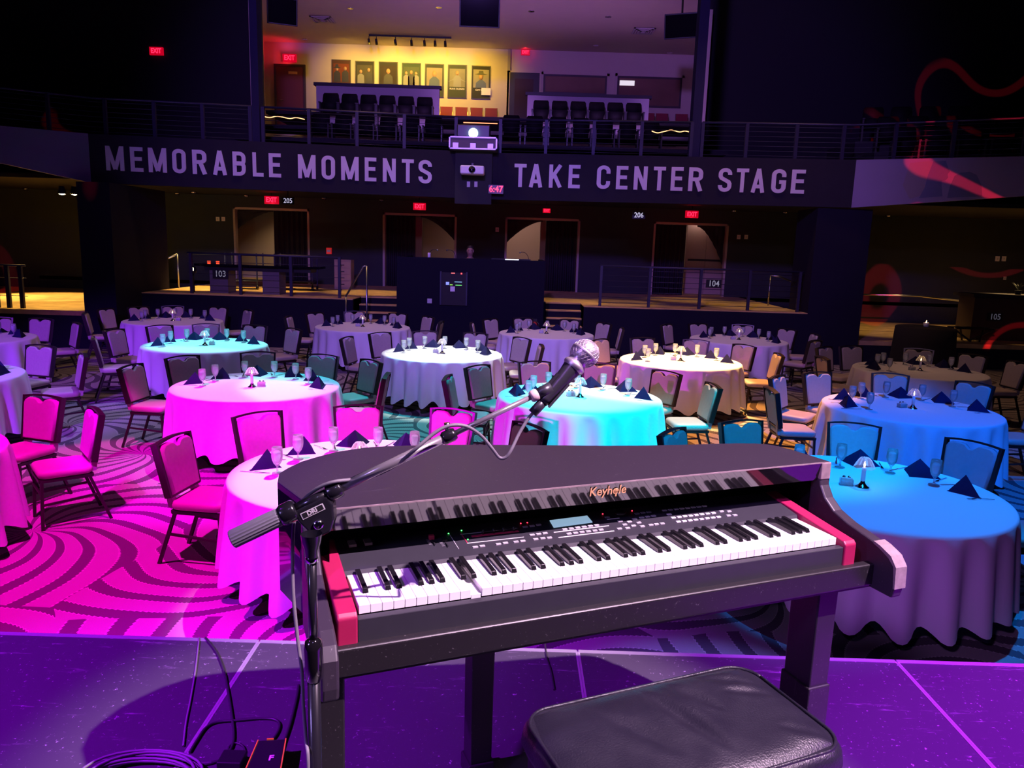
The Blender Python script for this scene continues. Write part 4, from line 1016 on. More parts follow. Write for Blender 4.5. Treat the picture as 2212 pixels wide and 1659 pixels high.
def crease(x, y):
    hh = 0
    for (ax_, ay_), (bx_, by_), dpt, wd in cr_:
        dx, dy = bx_ - ax_, by_ - ay_; L2 = dx * dx + dy * dy; t = max(0, min(1, ((x - ax_) * dx + (y - ay_) * dy) / L2))
        d = math.hypot(x - ax_ - dx * t, y - ay_ - dy * t); w2 = wd * (.4 + math.sin(math.pi * t) * .8)
        hh += dpt * math.sin(math.pi * min(1, max(.02, t))) * (-math.exp(-(d / w2) ** 2) + .55 * math.exp(-((d - 1.8 * w2) / (1.4 * w2)) ** 2))
    return hh
ring = rrect(-BWX + .016, BWX - .016, -BDY + .016, BDY - .016, .065, 0, 8)
def top_pt(u, v):
    x, y = u * 2 - 1, v * 2 - 1; f_ = 1 - .075 * (x * y) ** 2 * (1 if abs(x * y) < 1 else 1)
    px, py = x * (BWX - .013) * f_, y * (BDY - .013) * (1 - .10 * (x * y) ** 2); e = max(abs(x), abs(y))
    return (px, py, hb - .017 + .022 * (1 - e ** 6) + crease(px, py) * (1 - e ** 4))
MB().grid(top_pt, 96, 60).build('cushion_top', M_leather, bench)
MB().tube([Vector((x * 1.003, y * 1.003, hb - .0135)) for x, y, _ in ring] + [Vector((ring[0][0] * 1.003, ring[0][1] * 1.003, hb - .0135))], .0042, 8).build('piping', M_leather, bench)
MB().box(-BWX + .03, BWX - .03, -BDY + .03, BDY - .03, hb - .15, hb - .098).build('apron', M_piano, bench)
for sx in (-1, 1):
    for sy in (-1, 1): MB().box(sx * (BWX - .055) - .02, sx * (BWX - .055) + .02, sy * (BDY - .05) - .02, sy * (BDY - .05) + .02, 0, hb - .15).build('leg', M_piano, bench)

# ------------------------------------------------------------------ cables and boxes on the deck
def floor_cable(px, label, r=.0045, m=None, lift=0, n=8, cat='cable'):
    pts = [AZ(x, y, HS + r + lift) for x, y in px]; o = Vector((pts[0].x, pts[0].y, HS))
    ob = MB().tube([p - o for p in smooth_path(pts, n)], r, 7).build('floor_cable', m or M_bcable); ob.location = o
    return setp(ob, label, cat)
floor_cable([(430, 1378), (428, 1400), (422, 1450), (412, 1510), (402, 1560), (396, 1612)], 'thin grey cable running straight from the stage lip', .0035, M_cable)
floor_cable([(444, 1378), (468, 1410), (484, 1450), (492, 1490), (500, 1540), (505, 1585), (500, 1615), (480, 1640), (455, 1648)], 'black cable curving from the stage lip towards the coil', .0045)
floor_cable([(410, 1625), (425, 1600), (445, 1572), (470, 1560), (515, 1556), (565, 1552), (595, 1555), (604, 1568), (595, 1590), (575, 1612)], 'black cable looped over the deck seam near the pedal', .0045)
floor_cable([(645, 1480), (640, 1510), (628, 1560), (615, 1600), (608, 1625)], 'black cable dropping to the effects pedal', .005)
floor_cable([(430, 1655), (470, 1645), (490, 1628), (496, 1612), (510, 1605), (525, 1612), (530, 1625)], 'short black cable loop beside the effects pedal', .0035)
floor_cable([(1176, 1376), (1181, 1420), (1190, 1450), (1197, 1490)], 'thin black cable hanging behind the piano legs', .0035)
# coil of cable
ctr = AZ(300, 1700, HS); mb = MB(); pts = []
for k in range(9 * 28):
    a = 2 * math.pi * k / 28; lp = k / 28; rx = .155 + .012 * math.sin(lp * 2.3) + .008 * math.cos(a * .37); ry = .105 + .012 * math.cos(lp * 1.7)
    pts.append(Vector((rx * math.cos(a) + .008 * math.sin(lp * 3), ry * math.sin(a) + .008 * math.cos(lp * 2), .006 + .0065 * (lp % 4) + .002 * math.sin(a * 3))))
ob = mb.tube(pts, .0042, 6).build('cable_coil', M_cable); ob.location = (ctr.x, ctr.y, HS); setp(ob, 'loose coil of grey cable on the stage deck', 'cable coil')
M_orange = mat('orange_edge', (.85, .25, .03), .5, emit=(1, .3, .03), estr=.12)
pp = AZ(575, 1672, HS); pd = thing('effects_pedal', 'black effects pedal with orange edging on the deck', 'pedal', (pp.x, pp.y, HS), R(8))
MB().prism([(-.05, -.09, 0), (.05, -.09, 0), (.042, .085, 0), (-.036, .085, 0)], (0, 0, .05)).build('body', M_black, pd, .004)
for a, b in (((-.051, -.09, .048), (-.037, .086, .048)), ((.051, -.09, .048), (.043, .086, .048)), ((-.012, .086, .05), (.008, .086, .05))): MB().bar(a, b, .003, .006).build('orange_edge', M_orange, pd)
text_mb('F', .03, frame_m((.015, .0, .0502), (1, 0, 0), (0, 1, 0), (0, 0, 1)), .0004, .001).build('pedal_letter', M_wbtn, pd)
pb = AZ(520, 1668, HS); MB_ = MB().box(-.07, .0, -.03, .03, 0, .028).build('junction_box', M_black, None, .003); MB_.location = (pb.x, pb.y + .03, HS); setp(MB_, 'small black junction box left of the orange-edged pedal'.replace('left of', 'beside'), 'box')

# ------------------------------------------------------------------ upper lounge behind the balcony
LY, LZ, LC = 27.0, 6.05, 8.92
bxl, bxr = AY(570, 95, LY).x, AY(1521, 121, LY).x
fxl, fxr = AY(556, 120, 20.6).x, AY(1519, 100, 22.1).x
struct('wall_lounge_back', MB().box(bxl - .3, bxr + .3, LY, LY + .15, 4.4, LC), M_cream)
struct('wall_lounge_left', MB().prism([(fxl, 20.6, 4.4), (bxl, LY, 4.4), (bxl - .2, LY, 4.4), (fxl - .2, 20.6, 4.4)], (0, 0, LC - 4.4)), M_cream)
struct('wall_lounge_right', MB().prism([(fxr, 22.1, 4.4), (bxr, LY, 4.4), (bxr + .2, LY, 4.4), (fxr + .2, 22.1, 4.4)], (0, 0, LC - 4.4)), M_cream)
edge = [(fxl, 20.6), (-3.5, 20.1), (0, 20.2), (2.5, 20.6), (4.6, 21.3), (fxr, 22.1)]
struct('ceiling_lounge', MB().prism([(x, y, LC) for x, y in edge] + [(bxr, LY, LC), (bxl, LY, LC)], (0, 0, .1)), M_cream)
mb = MB()
for (a, b), (c, d) in zip(edge[:-1], edge[1:]): mb.prism([(a, b, LC + .1), (c, d, LC + .1), (c, d + .2, LC + .1), (a, b + .2, LC + .1)], (0, 0, 13 - LC - .1))
struct('wall_lounge_soffit', mb, M_dark)
struct('wall_upper_left', MB().box(-17, fxl - .2, 21.5, 21.7, ZT - .1, 13), M_dark)
struct('wall_upper_right', MB().box(fxr + .2, 17, 22.6, 22.8, ZT - .1, 13), M_dark)
struct('floor_lounge', MB().box(fxl - .5, fxr + .4, 22.7, LY, LZ - .1, LZ).box(fxl - .5, fxr + .4, 21.6, 22.7, 5.4, 5.5).box(fxl - .5, fxr + .4, 20.2, 21.6, 4.9, 5.0).box(fxl - .5, fxr + .4, 18.6, 20.2, 4.4, 4.5), M_dark)
struct('trim_1', MB().box(AY(1092, 300, LY - .03).x, AY(1098, 300, LY - .03).x, LY - .06, LY - .001, LZ, LC - .01), M_trim)
M_door = mat('red_door', (.16, .03, .04), .5); M_frame2 = mat('brown_frame', (.05, .03, .035), .5)
a, b = AY(596, 140, LY - .05), AY(655, 140, LY - .05)
d1 = struct('door_5', MB().box(a.x, b.x, LY - .06, LY - .005, LZ, a.z - .05), M_door)
MB().box(a.x - .07, a.x, LY - .08, LY - .003, LZ, a.z + .03).box(b.x, b.x + .07, LY - .08, LY - .003, LZ, a.z + .03).box(a.x, b.x, LY - .08, LY - .003, a.z - .05, a.z + .03).build('door_frame', M_frame2, d1)
MB().tube([(a.x + .12, LY - .06, LZ + 1.0), (a.x + .12, LY - .12, LZ + 1.0), (a.x + .24, LY - .12, LZ + 1.0)], .015, 6).build('door_handle', M_chrome, d1)
MB().box(b.x - .5, b.x - .2, LY - .07, LY - .06, a.z - .28, a.z - .2).build('door_closer', M_gold, d1)
a, b = AY(1100, 156, LY - .05), AY(1166, 158, LY - .05)
d2 = struct('door_6', MB().box(a.x, b.x, LY - .05, LY - .005, LZ, a.z), mat('dark_door', (.03, .025, .03), .5))
M_wglass = mat('dark_window_glass', (.06, .035, .04), .12, coat=.3)
MB().box(a.x + .2, b.x - .2, LY - .056, LY - .05, LZ + .2, a.z - .2).build('pane', M_wglass, d2)
MB().box(a.x - .06, a.x, LY - .06, LY - .003, LZ, a.z + .05).box(b.x, b.x + .06, LY - .06, LY - .003, LZ, a.z + .05).box(a.x, b.x, LY - .06, LY - .003, a.z, a.z + .05).build('door_frame', M_cream, d2)
for i, (p0, q0, p1, q1) in enumerate(((1178, 162, 1306, 202), (1338, 166, 1466, 230))):
    a, b = AY(p0, q0, LY - .03), AY(p1, q1, LY - .03); z1, z0 = a.z - .03, b.z
    wdw = struct('window_%d' % (i + 1), MB().box(a.x, b.x, LY - .05, LY - .02, z1, z1 + .06).box(a.x, b.x, LY - .05, LY - .02, z0 - .06, z0).box(a.x - .06, a.x, LY - .05, LY - .02, z0 - .06, z1 + .06).box(b.x, b.x + .06, LY - .05, LY - .02, z0 - .06, z1 + .06), M_frame2)
    MB().box(a.x, b.x, LY - .03, LY - .015, z0, z1).build('pane', mat('amber_window_glass', (.22, .12, .09), .15, coat=.4, var=.5, scale=.6), wdw)
    MB().box(a.x - .14, a.x - .06, LY - .03, LY - .003, z0 - .14, z1 + .14).box(b.x + .06, b.x + .14, LY - .03, LY - .003, z0 - .14, z1 + .14).box(a.x - .14, b.x + .14, LY - .03, LY - .003, z1 + .06, z1 + .14).build('window_trim', M_cream, wdw)
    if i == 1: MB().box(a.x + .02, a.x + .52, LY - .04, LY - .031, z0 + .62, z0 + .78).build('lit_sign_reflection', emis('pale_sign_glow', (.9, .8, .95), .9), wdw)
# half walls, theatre seats
M_half = mat('lilac_half_wall', (.50, .44, .46), .8); M_cap = mat('dark_cap', (.02, .016, .022), .5)
def halfwall(p0, q0, p1, label):
    a, b = AY(p0, q0, 22.75), AY(p1, q0 + (p1 - p0) * .034, 22.75); zt = (a.z + b.z) / 2
    t = thing('half_wall', label, 'wall', ((a.x + b.x) / 2, 22.8, 5.5)); hw = (b.x - a.x) / 2
    MB().box(-hw, hw, -.06, .06, 0, zt - 5.5 - .08).build('panel', M_half, t); MB().box(-hw - .06, hw + .06, -.12, .12, zt - 5.5 - .08, zt - 5.5).build('cap_rail', M_cap, t)
halfwall(683, 178, 949, 'pale half wall with dark cap below the posters'); halfwall(1140, 199, 1403, 'pale half wall with dark cap below the lounge windows')
M_seatf = mat('black_theatre_fabric', (.007, .006, .008), .7, spec=.2); M_seatred = mat('maroon_theatre_fabric', (.10, .02, .025), .7)
def make_tseat():
    t = thing('theatre_seat', 'x', 'seat')
    cushion(MB(), -.24, .24, -.045, .045, 0, .52, .03, .02)
    b = MB(); rings = []
    for s, wv_, th in ((.40, .21, .04), (.55, .235, .055), (.75, .24, .05), (.88, .23, .04), (.93, .20, .02)):
        y = .14 + (s - .4) * .22
        rings.append([(-wv_, y - th, s), (wv_, y - th, s), (wv_, y + th * .5, s), (-wv_, y + th * .5, s)])
    b.loft(rings, True).build('backrest', M_seatf, t)
    MB().loft([[(-.21, .10, .36), (.21, .10, .36), (.21, .17, .36), (-.21, .17, .36)], [(-.22, -.02, .62), (.22, -.02, .62), (.22, .07, .64), (-.22, .07, .64)]], True).build('seat_pan', M_seatf, t)
    for s in (-1, 1):
        k = MB().box(s * .265 - .02, s * .265 + .02, -.12, .18, 0, .58).build('arm_stand', M_black, t)
        MB().box(s * .265 - .028, s * .265 + .028, -.16, .18, .58, .61).build('armrest', M_cap, k)
    return t
def seatrow(px0, py0, px1, py1, n, Y, where, grp):
    for k in range(n):
        t = k / max(1, n - 1); p = AY(px0 + (px1 - px0) * t, py0 + (py1 - py0) * t, Y)
        inst('tseat', make_tseat, (p.x, Y, p.z - .86), 0, 'black theatre seat, %s from the red-door side, ' % ORD[k] + where, grp, .92)
seatrow(711, 197, 916, 206, 6, 22.0, 'row below the posters', 'theatre seats below the posters')
seatrow(1170, 213, 1372, 219, 6, 22.0, 'row below the lounge windows', 'theatre seats below the windows')
seatrow(690, 240, 935, 247, 6, 20.6, 'lower row behind the MOMENTS railing', 'lower row theatre seats behind MOMENTS')
seatrow(1105, 245, 1410, 258, 7, 20.6, 'lower row behind the TAKE CENTER railing', 'lower row theatre seats behind TAKE CENTER')
for r__, (Y, zf) in enumerate(((17.6, 4.4), (18.7, 4.8), (19.8, 5.2))):
    for k in range(8):
        x = 8.6 + .62 * k + .1 * r__
        inst('tseat', make_tseat, (x, Y - (x - 8.6) * .28, zf), R(-14), 'black theatre seat, %s from the lounge, %s row above the violet banner' % (ORD[k], ORD[r__]), 'theatre seats above the violet banner')
struct('floor_side_balcony', MB().prism([(8.2, 18.2, 4.3), (14, 16.6, 4.3), (14, 20.5, 4.3), (8.2, 21, 4.3)], (0, 0, .5)).prism([(8.2, 19.3, 4.8), (14, 17.7, 4.8), (14, 20.5, 4.8), (8.2, 21, 4.8)], (0, 0, .4)), M_dark)
# stacking chairs along the lounge wall
M_rchair = mat('red_chair_fabric', (.30, .03, .05), .7)
def make_rchair():
    t = thing('stacking_chair', 'x', 'chair')
    cushion(MB(), -.22, .22, -.2, .2, .40, .46, .05, .02).build('seat', mat('grey_seat', (.35, .28, .28), .7), t)
    MB().prism([(-.2, .2, .55), (.2, .2, .55), (.21, .26, .88), (-.21, .26, .88)], (0, .04, 0)).build('backrest', M_rchair, t, .01)
    for s in (-1, 1):
        MB().tube([(s * .2, -.18, 0), (s * .2, -.18, .42)], .012, 6).build('leg', M_steel, t); MB().tube([(s * .2, .25, 0), (s * .2, .2, .42), (s * .2, .26, .86)], .012, 6).build('leg', M_steel, t)
    return t
for k, (px, py) in enumerate(((963, 221), (996, 222), (1029, 223), (1061, 224))):
    p = AY(px, py, 26.2); inst('rchair', make_rchair, (p.x, 26.2, LZ), 0, 'red stacking chair against the yellow-lit poster wall', 'red chairs by the posters')
for k, px in enumerate((1404, 1434, 1477)):
    p = AY(px, 235, 26.2); inst('rchair', make_rchair, (p.x, 26.2, LZ), 0, 'red stacking chair in shade under the lounge window', 'red chairs under the window')
# framed concert posters
M_pframe = mat('poster_frame', (.06, .05, .045), .4)
PO = [(716, 128, (.10, .05, .04), (.35, .10, .06), 'posing pair on red', ''), (767, 131, (.05, .05, .05), (.16, .15, .12), 'two grey figures', 'AIR SUPPLY'), (818, 132.5, (.05, .05, .05), (.10, .08, .08), 'lone dark figure', 'JOSH TURNER'), (868, 135, (.06, .09, .07), (.16, .20, .15), 'group of figures on green', 'FOREIGNER'),
      (918, 137, (.06, .07, .06), (.50, .42, .35), 'blue-shirted figure', ''), (967.5, 139, (.07, .08, .06), (.40, .38, .32), 'figure with arms spread', 'FRANK CALIENDO'), (1019, 141, (.05, .05, .05), (.55, .50, .45), 'figure in a wide black hat', 'CLINT BLACK')]
for i, (px, py, bg, pic, desc, title) in enumerate(PO):
    a, b = AY(px, py, LY - .03), AY(px + 41.5, py + 1.5, LY - .03); wd = b.x - a.x; zt = (a.z + b.z) / 2; hh = 1.07
    t = thing('framed_poster', 'framed concert poster with ' + desc, 'poster', (a.x, LY - .03, zt - hh), 0, 'framed posters on the lounge wall')
    MB().box(0, wd, 0, .028, 0, hh).build('frame', M_pframe, t)
    MB().box(.025, wd - .025, -.004, 0, .025, hh - .025).build('print', mat('poster_print_%d' % i, bg, .9, spec=.1), t)
    MB().box(.06, wd - .06, -.006, -.004, .36, hh - .13).build('picture', mat('poster_picture_%d' % i, [c * .55 for c in pic], .9, var=.3, scale=3, spec=.1), t)
    skin = mat('poster_skin', (.45, .26, .16), .5); drk = mat('poster_dark', (.03, .03, .035), .5); blu = mat('poster_blue', (.05, .08, .16), .5); gry = mat('poster_grey', (.22, .22, .22), .5)
    def fig(cx, top, s, cl, hat=False, arms=False):
        pf = MB().prism([(cx - .13 * s, -.0062, .36), (cx + .13 * s, -.0062, .36), (cx + .12 * s, -.0062, top - .22 * s), (cx + .04 * s, -.0062, top - .15 * s), (cx - .04 * s, -.0062, top - .15 * s), (cx - .12 * s, -.0062, top - .22 * s)], (0, -.001, 0))
        if arms: pf.prism([(cx - .30 * s, -.0066, top - .36 * s), (cx, -.0066, top - .18 * s), (cx + .30 * s, -.0066, top - .36 * s), (cx, -.0066, top - .26 * s)], (0, -.001, 0))
        pf.build('printed_body', cl, t)
        hd = MB().lathe([(0, 0), (.055 * s, 0), (.055 * s, .001), (0, .001)], 12); hd.v = [(cx + v[0], -.0064 - v[2], top - .08 * s + v[1] * 1.3) for v in hd.v]; hd.build('printed_head', skin, t)
        if hat: MB().prism([(cx - .16 * s, -.0068, top - .03), (cx - .05 * s, -.0068, top - .05), (cx + .05 * s, -.0068, top - .05), (cx + .16 * s, -.0068, top - .03), (cx + .06 * s, -.0068, top + .0), (cx + .05 * s, -.0068, top + .08), (cx - .05 * s, -.0068, top + .08), (cx - .06 * s, -.0068, top + .0)], (0, -.001, 0)).build('printed_hat', drk, t)
    m = wd / 2
    if i == 0: fig(m - .14, .84, .9, drk, True); fig(m + .14, .86, .9, drk)
    if i == 1: fig(m - .13, .80, .9, gry); fig(m + .14, .86, .9, drk)
    if i == 2: fig(m, .86, 1.2, drk)
    if i == 3: fig(m - .17, .80, .8, gry); fig(m, .84, .9, drk); fig(m + .16, .80, .8, gry)
    if i == 4: fig(m, .86, 1.4, blu)
    if i == 5: fig(m, .88, 1.0, gry, False, True)
    if i == 6: fig(m, .82, 1.4, blu, True)
    if title: text_mb(title, .095 if len(title) < 10 else .075, frame_m((m, -.0055, .29), (1, 0, 0), (0, 0, 1), (0, -1, 0)), .0008, .001, .8).build('poster_lettering', M_wbtn, t)
p = AY(1040, 190, LY - .07); q = AY(1060, 206, LY - .07)
setp(MB().box(p.x, q.x, LY - .075, LY - .065, q.z, p.z).build('paper_notice', M_wbtn), 'white paper notice taped over the hat poster', 'notice')
# track lights over the posters, televisions, vents
a, b = AY(797, 71, 25.6), AY(975, 77, 25.6)
tl = thing('track_light', 'black ceiling track with spotlight heads above the posters', 'track light', ((a.x + b.x) / 2, 25.6, LC - .02)); hw = (b.x - a.x) / 2
MB().box(-hw, hw, -.03, .03, -.06, 0).build('track', M_black, tl)
for px in (797, 813, 854, 889, 917, 940, 962):
    x = AY(px, 76, 25.6).x - tl.location.x
    h_ = MB().tube([(x, 0, -.06), (x, 0, -.14), (x, .02, -.16)], .012, 6).build('lamp_arm', M_black, tl)
    MB().tube([(x, -.05, -.15), (x, .07, -.27)], [.035, .05], 10).build('lamp_head', M_black, h_)
for px in (740, 800, 850, 905, 950, 1000, 1040):
    x = AY(px, 80, 25.7).x; spot((x, 25.5, LC - .32), (x - .1, LY, LZ + 1.6), (1, .62, .05), 125 if 780 < px < 980 else 80, 120, .8, .04)
for i, (p0, q0, p1, q1, rz, lab) in enumerate(((577, -6, 642, 54, .35, 'above the red exit door'), (993, -6, 1079, 60, .02, 'above the poster wall'), (1437, 28, 1507, 84, -.35, 'above the lounge windows'))):
    a, b = AY(p0, q0, 20.4), AY(p1, q1, 20.4); wd, hh = abs(b.x - a.x), abs(a.z - b.z)
    t = thing('hanging_television', 'flat black television hung on a pole ' + lab, 'television', ((a.x + b.x) / 2, 20.4, (a.z + b.z) / 2), rz, 'ceiling televisions')
    t.rotation_euler = (R(12), 0, rz)
    MB().box(-wd / 2, wd / 2, -.03, .04, -hh / 2, hh / 2).build('casing', M_black, t, .008); MB().box(-wd / 2 + .03, wd / 2 - .03, -.034, -.03, -hh / 2 + .03, hh / 2 - .03).build('screen', M_gloss, t)
    MB().tube([(0, .06, 0), (0, .06, 1.6)], .025, 8).build('pole', M_black, t)
for i, (px, py) in enumerate(((697, 41), (1390, 66))):
    p = AZ(px, py, LC - .01); t = thing('ceiling_vent', 'square ceiling air vent near the %s television' % ('pole of the left-hand' if False else ('red-door' if i == 0 else 'window-side')), 'vent', (p.x, p.y, LC - .02))
    for k in range(4):
        s = .32 - .07 * k; MB().box(-s, s, -s, -s + .05, -.02 - .008 * k, 0).box(-s, s, s - .05, s, -.02 - .008 * k, 0).box(-s, -s + .05, -s, s, -.02 - .008 * k, 0).box(s - .05, s, -s, s, -.02 - .008 * k, 0).build('louvre', M_half, t)
for px, py in ((757, 18), (948, 16), (658, 85), (1148, 24), (1314, 36), (1287, 98), (1447, 114)):
    p = AZ(px, py, LC - .002); o = MB().lathe([(0, -.004), (.07, -.004), (.09, -.012), (.09, 0)], 14).build('recessed_downlight', M_chrome); o.location = (p.x, p.y, LC)
    setp(o, 'small recessed downlight in the lounge ceiling', 'downlight', 'lounge ceiling downlights')
def exit_sign(px, py, Y, w_, label, hang=None):
    p = AY(px, py, Y); t = thing('exit_sign', label, 'exit sign', (p.x, Y, p.z)); h_ = w_ * .55
    MB().box(-w_ / 2, w_ / 2, 0, .06, -h_ / 2, h_ / 2).build('housing', M_redface, t)
    text_mb('EXIT', h_ * .85, frame_m((0, -.001, 0), (1, 0, 0), (0, 0, 1), (0, -1, 0)), .004, h_ * .02, .8).build('lettering', M_redled, t)
    if hang: MB().box(-.015, .015, .02, .04, h_ / 2, hang - p.z).build('hanger', M_black, t)
    return p
for px, py, lab in ((625, 125, 'glowing red exit sign over the red lounge door'),):
    p = exit_sign(px, py, LY - .1, .46, lab); spot((p.x, LY - .3, p.z - .15), (p.x - .4, LY, p.z + .5), (1, .02, .05), 14, 160, 1, .1)
p = exit_sign(1135, 113, LY - .1, .30, 'glowing red exit sign over the dark glazed lounge door'); spot((p.x, LY - .3, p.z + .1), (p.x, LY - .1, LC), (1, .02, .05), 6, 160, 1, .05)
exit_sign(337, 110, 21.43, .36, 'glowing red exit sign on the dark upper wall')
for px, py, Y, lab, w_ in ((586, 432, 20.6, 'glowing red exit sign beside number 205', .37), (906, 446, 20.6, 'glowing red exit sign above the booth lamp opening', .33), (1181, 455, 20.6, 'glowing red exit sign above the right of the booth', .20), (1495, 463, 20.6, 'glowing red exit sign above the grey double door', .34)):
    p = exit_sign(px, py, Y, w_, lab.replace('above the right of the booth', 'above the bright booth lamp'), BOT); spot((p.x, Y - .1, p.z - .15), (p.x, WY, p.z - .3), (1, .02, .05), 9, 150, 1, .05)
def num_sign(txt, px, py, Y, label, w_=.32, lit=.5, hang=None):
    p = AY(px, py, Y); t = thing('number_sign', label, 'sign', (p.x, Y, p.z))
    MB().box(-w_ / 2, w_ / 2, 0, .03, -w_ * .27, w_ * .27).build('plate', M_black, t)
    text_mb(txt, w_ * .55, frame_m((0, -.001, 0), (1, 0, 0), (0, 0, 1), (0, -1, 0)), .002, .001, .9).build('numerals', emis('sign_numeral_%d' % int(lit * 100), (.75, .7, 1), lit), t)
    if hang: MB().box(-.01, .01, .01, .02, w_ * .27, hang - p.z).build('hanger', M_black, t)
num_sign('205', 622, 434, 19.0, 'hanging sign 205 next to a red exit sign', .30, .75, BOT); num_sign('206', 1380, 465, 18.2, 'hanging sign 206 alone under the balcony below the word CENTER', .30, .8, BOT)
num_sign('103', 476, 592, 17.52, 'number 103 plate on the counter pedestal', .36, .22); num_sign('104', 1542, 613, 17.14, 'number 104 plate on the tier railing', .34, .3); num_sign('105', 2150, 685, 18.12, 'faint number 105 plate on the dark bar front', .36, .07)
# ropes of small lights on the lounge steps
for pl, lab in (([(565, 250), (582, 254), (600, 251), (625, 256), (640, 254), (658, 258)], 'warm rope light draped at the red door step'), ([(1408, 283), (1420, 287), (1435, 284), (1450, 281), (1468, 285), (1480, 283), (1495, 287)], 'warm rope light draped at the window-side step')):
    pts = [AY(x, y, 20.1) for x, y in pl]; o = MB().tube([p - pts[0] for p in smooth_path(pts, 5)], .012, 6).build('rope_light', emis('rope_glow', (1, .5, .22), 2.2)); o.location = pts[0]; setp(o, lab, 'rope light')

# ------------------------------------------------------------------ projectors and clock at the middle of the balcony
M_silver = mat('case_edge', (.55, .5, .62), .4, metal=.5)
p = AY(1022, 316, 17.2); w2 = (AY(1074, 316, 17.2).x - AY(970, 316, 17.2).x) / 2
fc = thing('flight_case', 'silver-edged flight case under the shining projector', 'case', (p.x, 17.2, ZT))
hh = .27; MB().box(-w2, w2, -.05, .45, 0, hh).build('panel', mat('case_panel', (.10, .07, .10), .6), fc)
for x0, x1, z0, z1 in ((-w2, w2, 0, .03), (-w2, w2, hh - .03, hh), (-w2, -w2 + .03, 0, hh), (w2 - .03, w2, 0, hh)): MB().box(x0, x1, -.065, -.05, z0, z1).build('edge_strip', M_silver, fc)
for x in (-.38, 0, .38): MB().box(x - .06, x + .06, -.075, -.05, .03, .13).build('latch', M_silver, fc)
pj = thing('video_projector', 'dark projector with blazing cyan-white lens on the flight case', 'projector', (p.x, 17.3, ZT + hh))
MB().box(-.36, .36, -.1, .35, 0, .26).build('body', M_black, pj, .02)
pl = AY(1022, 291, 17.15); lx, lz = pl.x - p.x, max(.08, pl.z - ZT - hh)
lb = MB().lathe([(0, 0), (.085, 0), (.10, .05), (.10, .07)], 20); lb.v = [(lx + v[0], -.17 + v[2], lz + v[1]) for v in lb.v]; lb.build('lens', emis('projector_lens_glow', (.45, .85, 1), 30), pj)
MB().box(-.22, .52, -.12, -.09, .285, .30).build('status_strip', emis('orange_strip', (1, .22, .08), 3), pj)
a, b = AY(984, 338, 17.45), AY(1061, 442, 17.45)
mp_ = thing('mounting_panel', 'black panel carrying the white projector on the balcony front', 'panel', ((a.x + b.x) / 2, 17.42, b.z)); w2 = (b.x - a.x) / 2
MB().box(-w2, w2, 0, .09, 0, ZT - b.z).build('panel', M_dark, mp_)
for px, py in ((1012, 398), (1028, 398)):
    p = AY(px, py, 17.4); MB().box(p.x - mp_.location.x - .035, p.x - mp_.location.x + .035, -.02, 0, p.z - b.z - .06, p.z - b.z + .06).build('socket_plate', M_btn, mp_)
p = AY(1020, 367, 17.0)
wp = thing('video_projector', 'white projector hung on the black balcony panel', 'projector', (p.x, 17.0, p.z - .11))
MB().box(-.26, .26, -.05, .30, .02, .20).build('body', M_wbtn, wp, .03, 3)
lb = MB().lathe([(.0, .03), (.06, .03), (.075, 0), (.075, .06)], 18); lb.v = [(v[0], -.09 + v[2], .11 + v[1]) for v in lb.v]; lb.build('lens', M_gloss, wp)
MB().box(-.02, .02, .10, .41, .20, .26).build('bracket', M_black, wp)
p = AY(1071, 408, 17.25); ck = thing('digital_clock', 'red digital clock reading 6:47 beside the projector panel', 'clock', (p.x, 17.38, p.z))
MB().box(-.165, .165, 0, .06, -.095, .095).build('case', mat('clock_case', (.18, .15, .2), .5), ck)
text_mb('6:47', .19, frame_m((0, -.001, 0), (1, 0, 0), (0, 0, 1), (0, -1, 0)), .002, .002, .95).build('digits', emis('clock_digits', (1, .03, .08), 4), ck)
# ------------------------------------------------------------------ mixing booth
M_booth = mat('navy_booth', (.009, .008, .018), .9, spec=.1)
a, b = AY(857, 556, 16.6), AY(1178, 562, 16.6); zt = (a.z + b.z) / 2
bo = thing('mixing_booth', 'dark navy mixing booth with equipment rack behind the tables', 'booth', ((a.x + b.x) / 2, 16.6, 0)); hw = (b.x - a.x) / 2
MB().box(-hw, hw, 0, .1, 0, zt).box(-hw, -hw + .1, .1, 1.9, 0, zt).box(hw - .1, hw, .1, 1.9, 0, zt).build('wall_panel', M_booth, bo)
MB().box(-hw, hw, .1, .9, zt - .14, zt - .08).build('desk', M_dark, bo)
def bx_(px, py): q = AY(px, py, 16.6); return q.x - bo.location.x, q.z
x0, z1 = bx_(954, 588); x1, z0 = bx_(1006, 660)
rk = MB().box(x0, x1, -.03, 0, z0, z1).build('equipment_rack', M_dark, bo)
MB().box(x0 - .03, x0, -.05, 0, z0, z1 + .02).build('rack_rail', M_rail, bo); MB().box(x1, x1 + .03, -.05, 0, z0, z1 + .02).build('rack_rail', M_rail, bo)
for px, py, w_, h_, c, s in ((979, 590, .08, .015, (1, .1, .1), 3), (997, 591, .03, .03, (1, .05, .05), 4), (967, 612, .07, .06, (.25, .3, 1), 1.2), (990, 609, .16, .012, (.3, .6, 1), 1), (991, 616, .14, .02, (.2, 1, .2), .8), (975, 615, .06, .02, (.4, 1, .1), .8)):
    x, z = bx_(px, py); MB().box(x - w_ / 2, x + w_ / 2, -.036, -.03, z - h_ / 2, z + h_ / 2).build('indicator', emis('ind_%d_%d' % (px, py), c, s), rk)
x, z = bx_(978, 624); MB().box(x - .05, x + .05, -.045, -.03, z - .055, z + .055).build('white_label', M_wbtn, rk)
x, z = bx_(928, 650); MB().box(x - .05, x + .05, -.01, 0, z - .05, z + .05).build('wall_socket', M_btn, bo)
a, b = AY(1062, 552, 17.0), AY(1146, 555, 17.0)
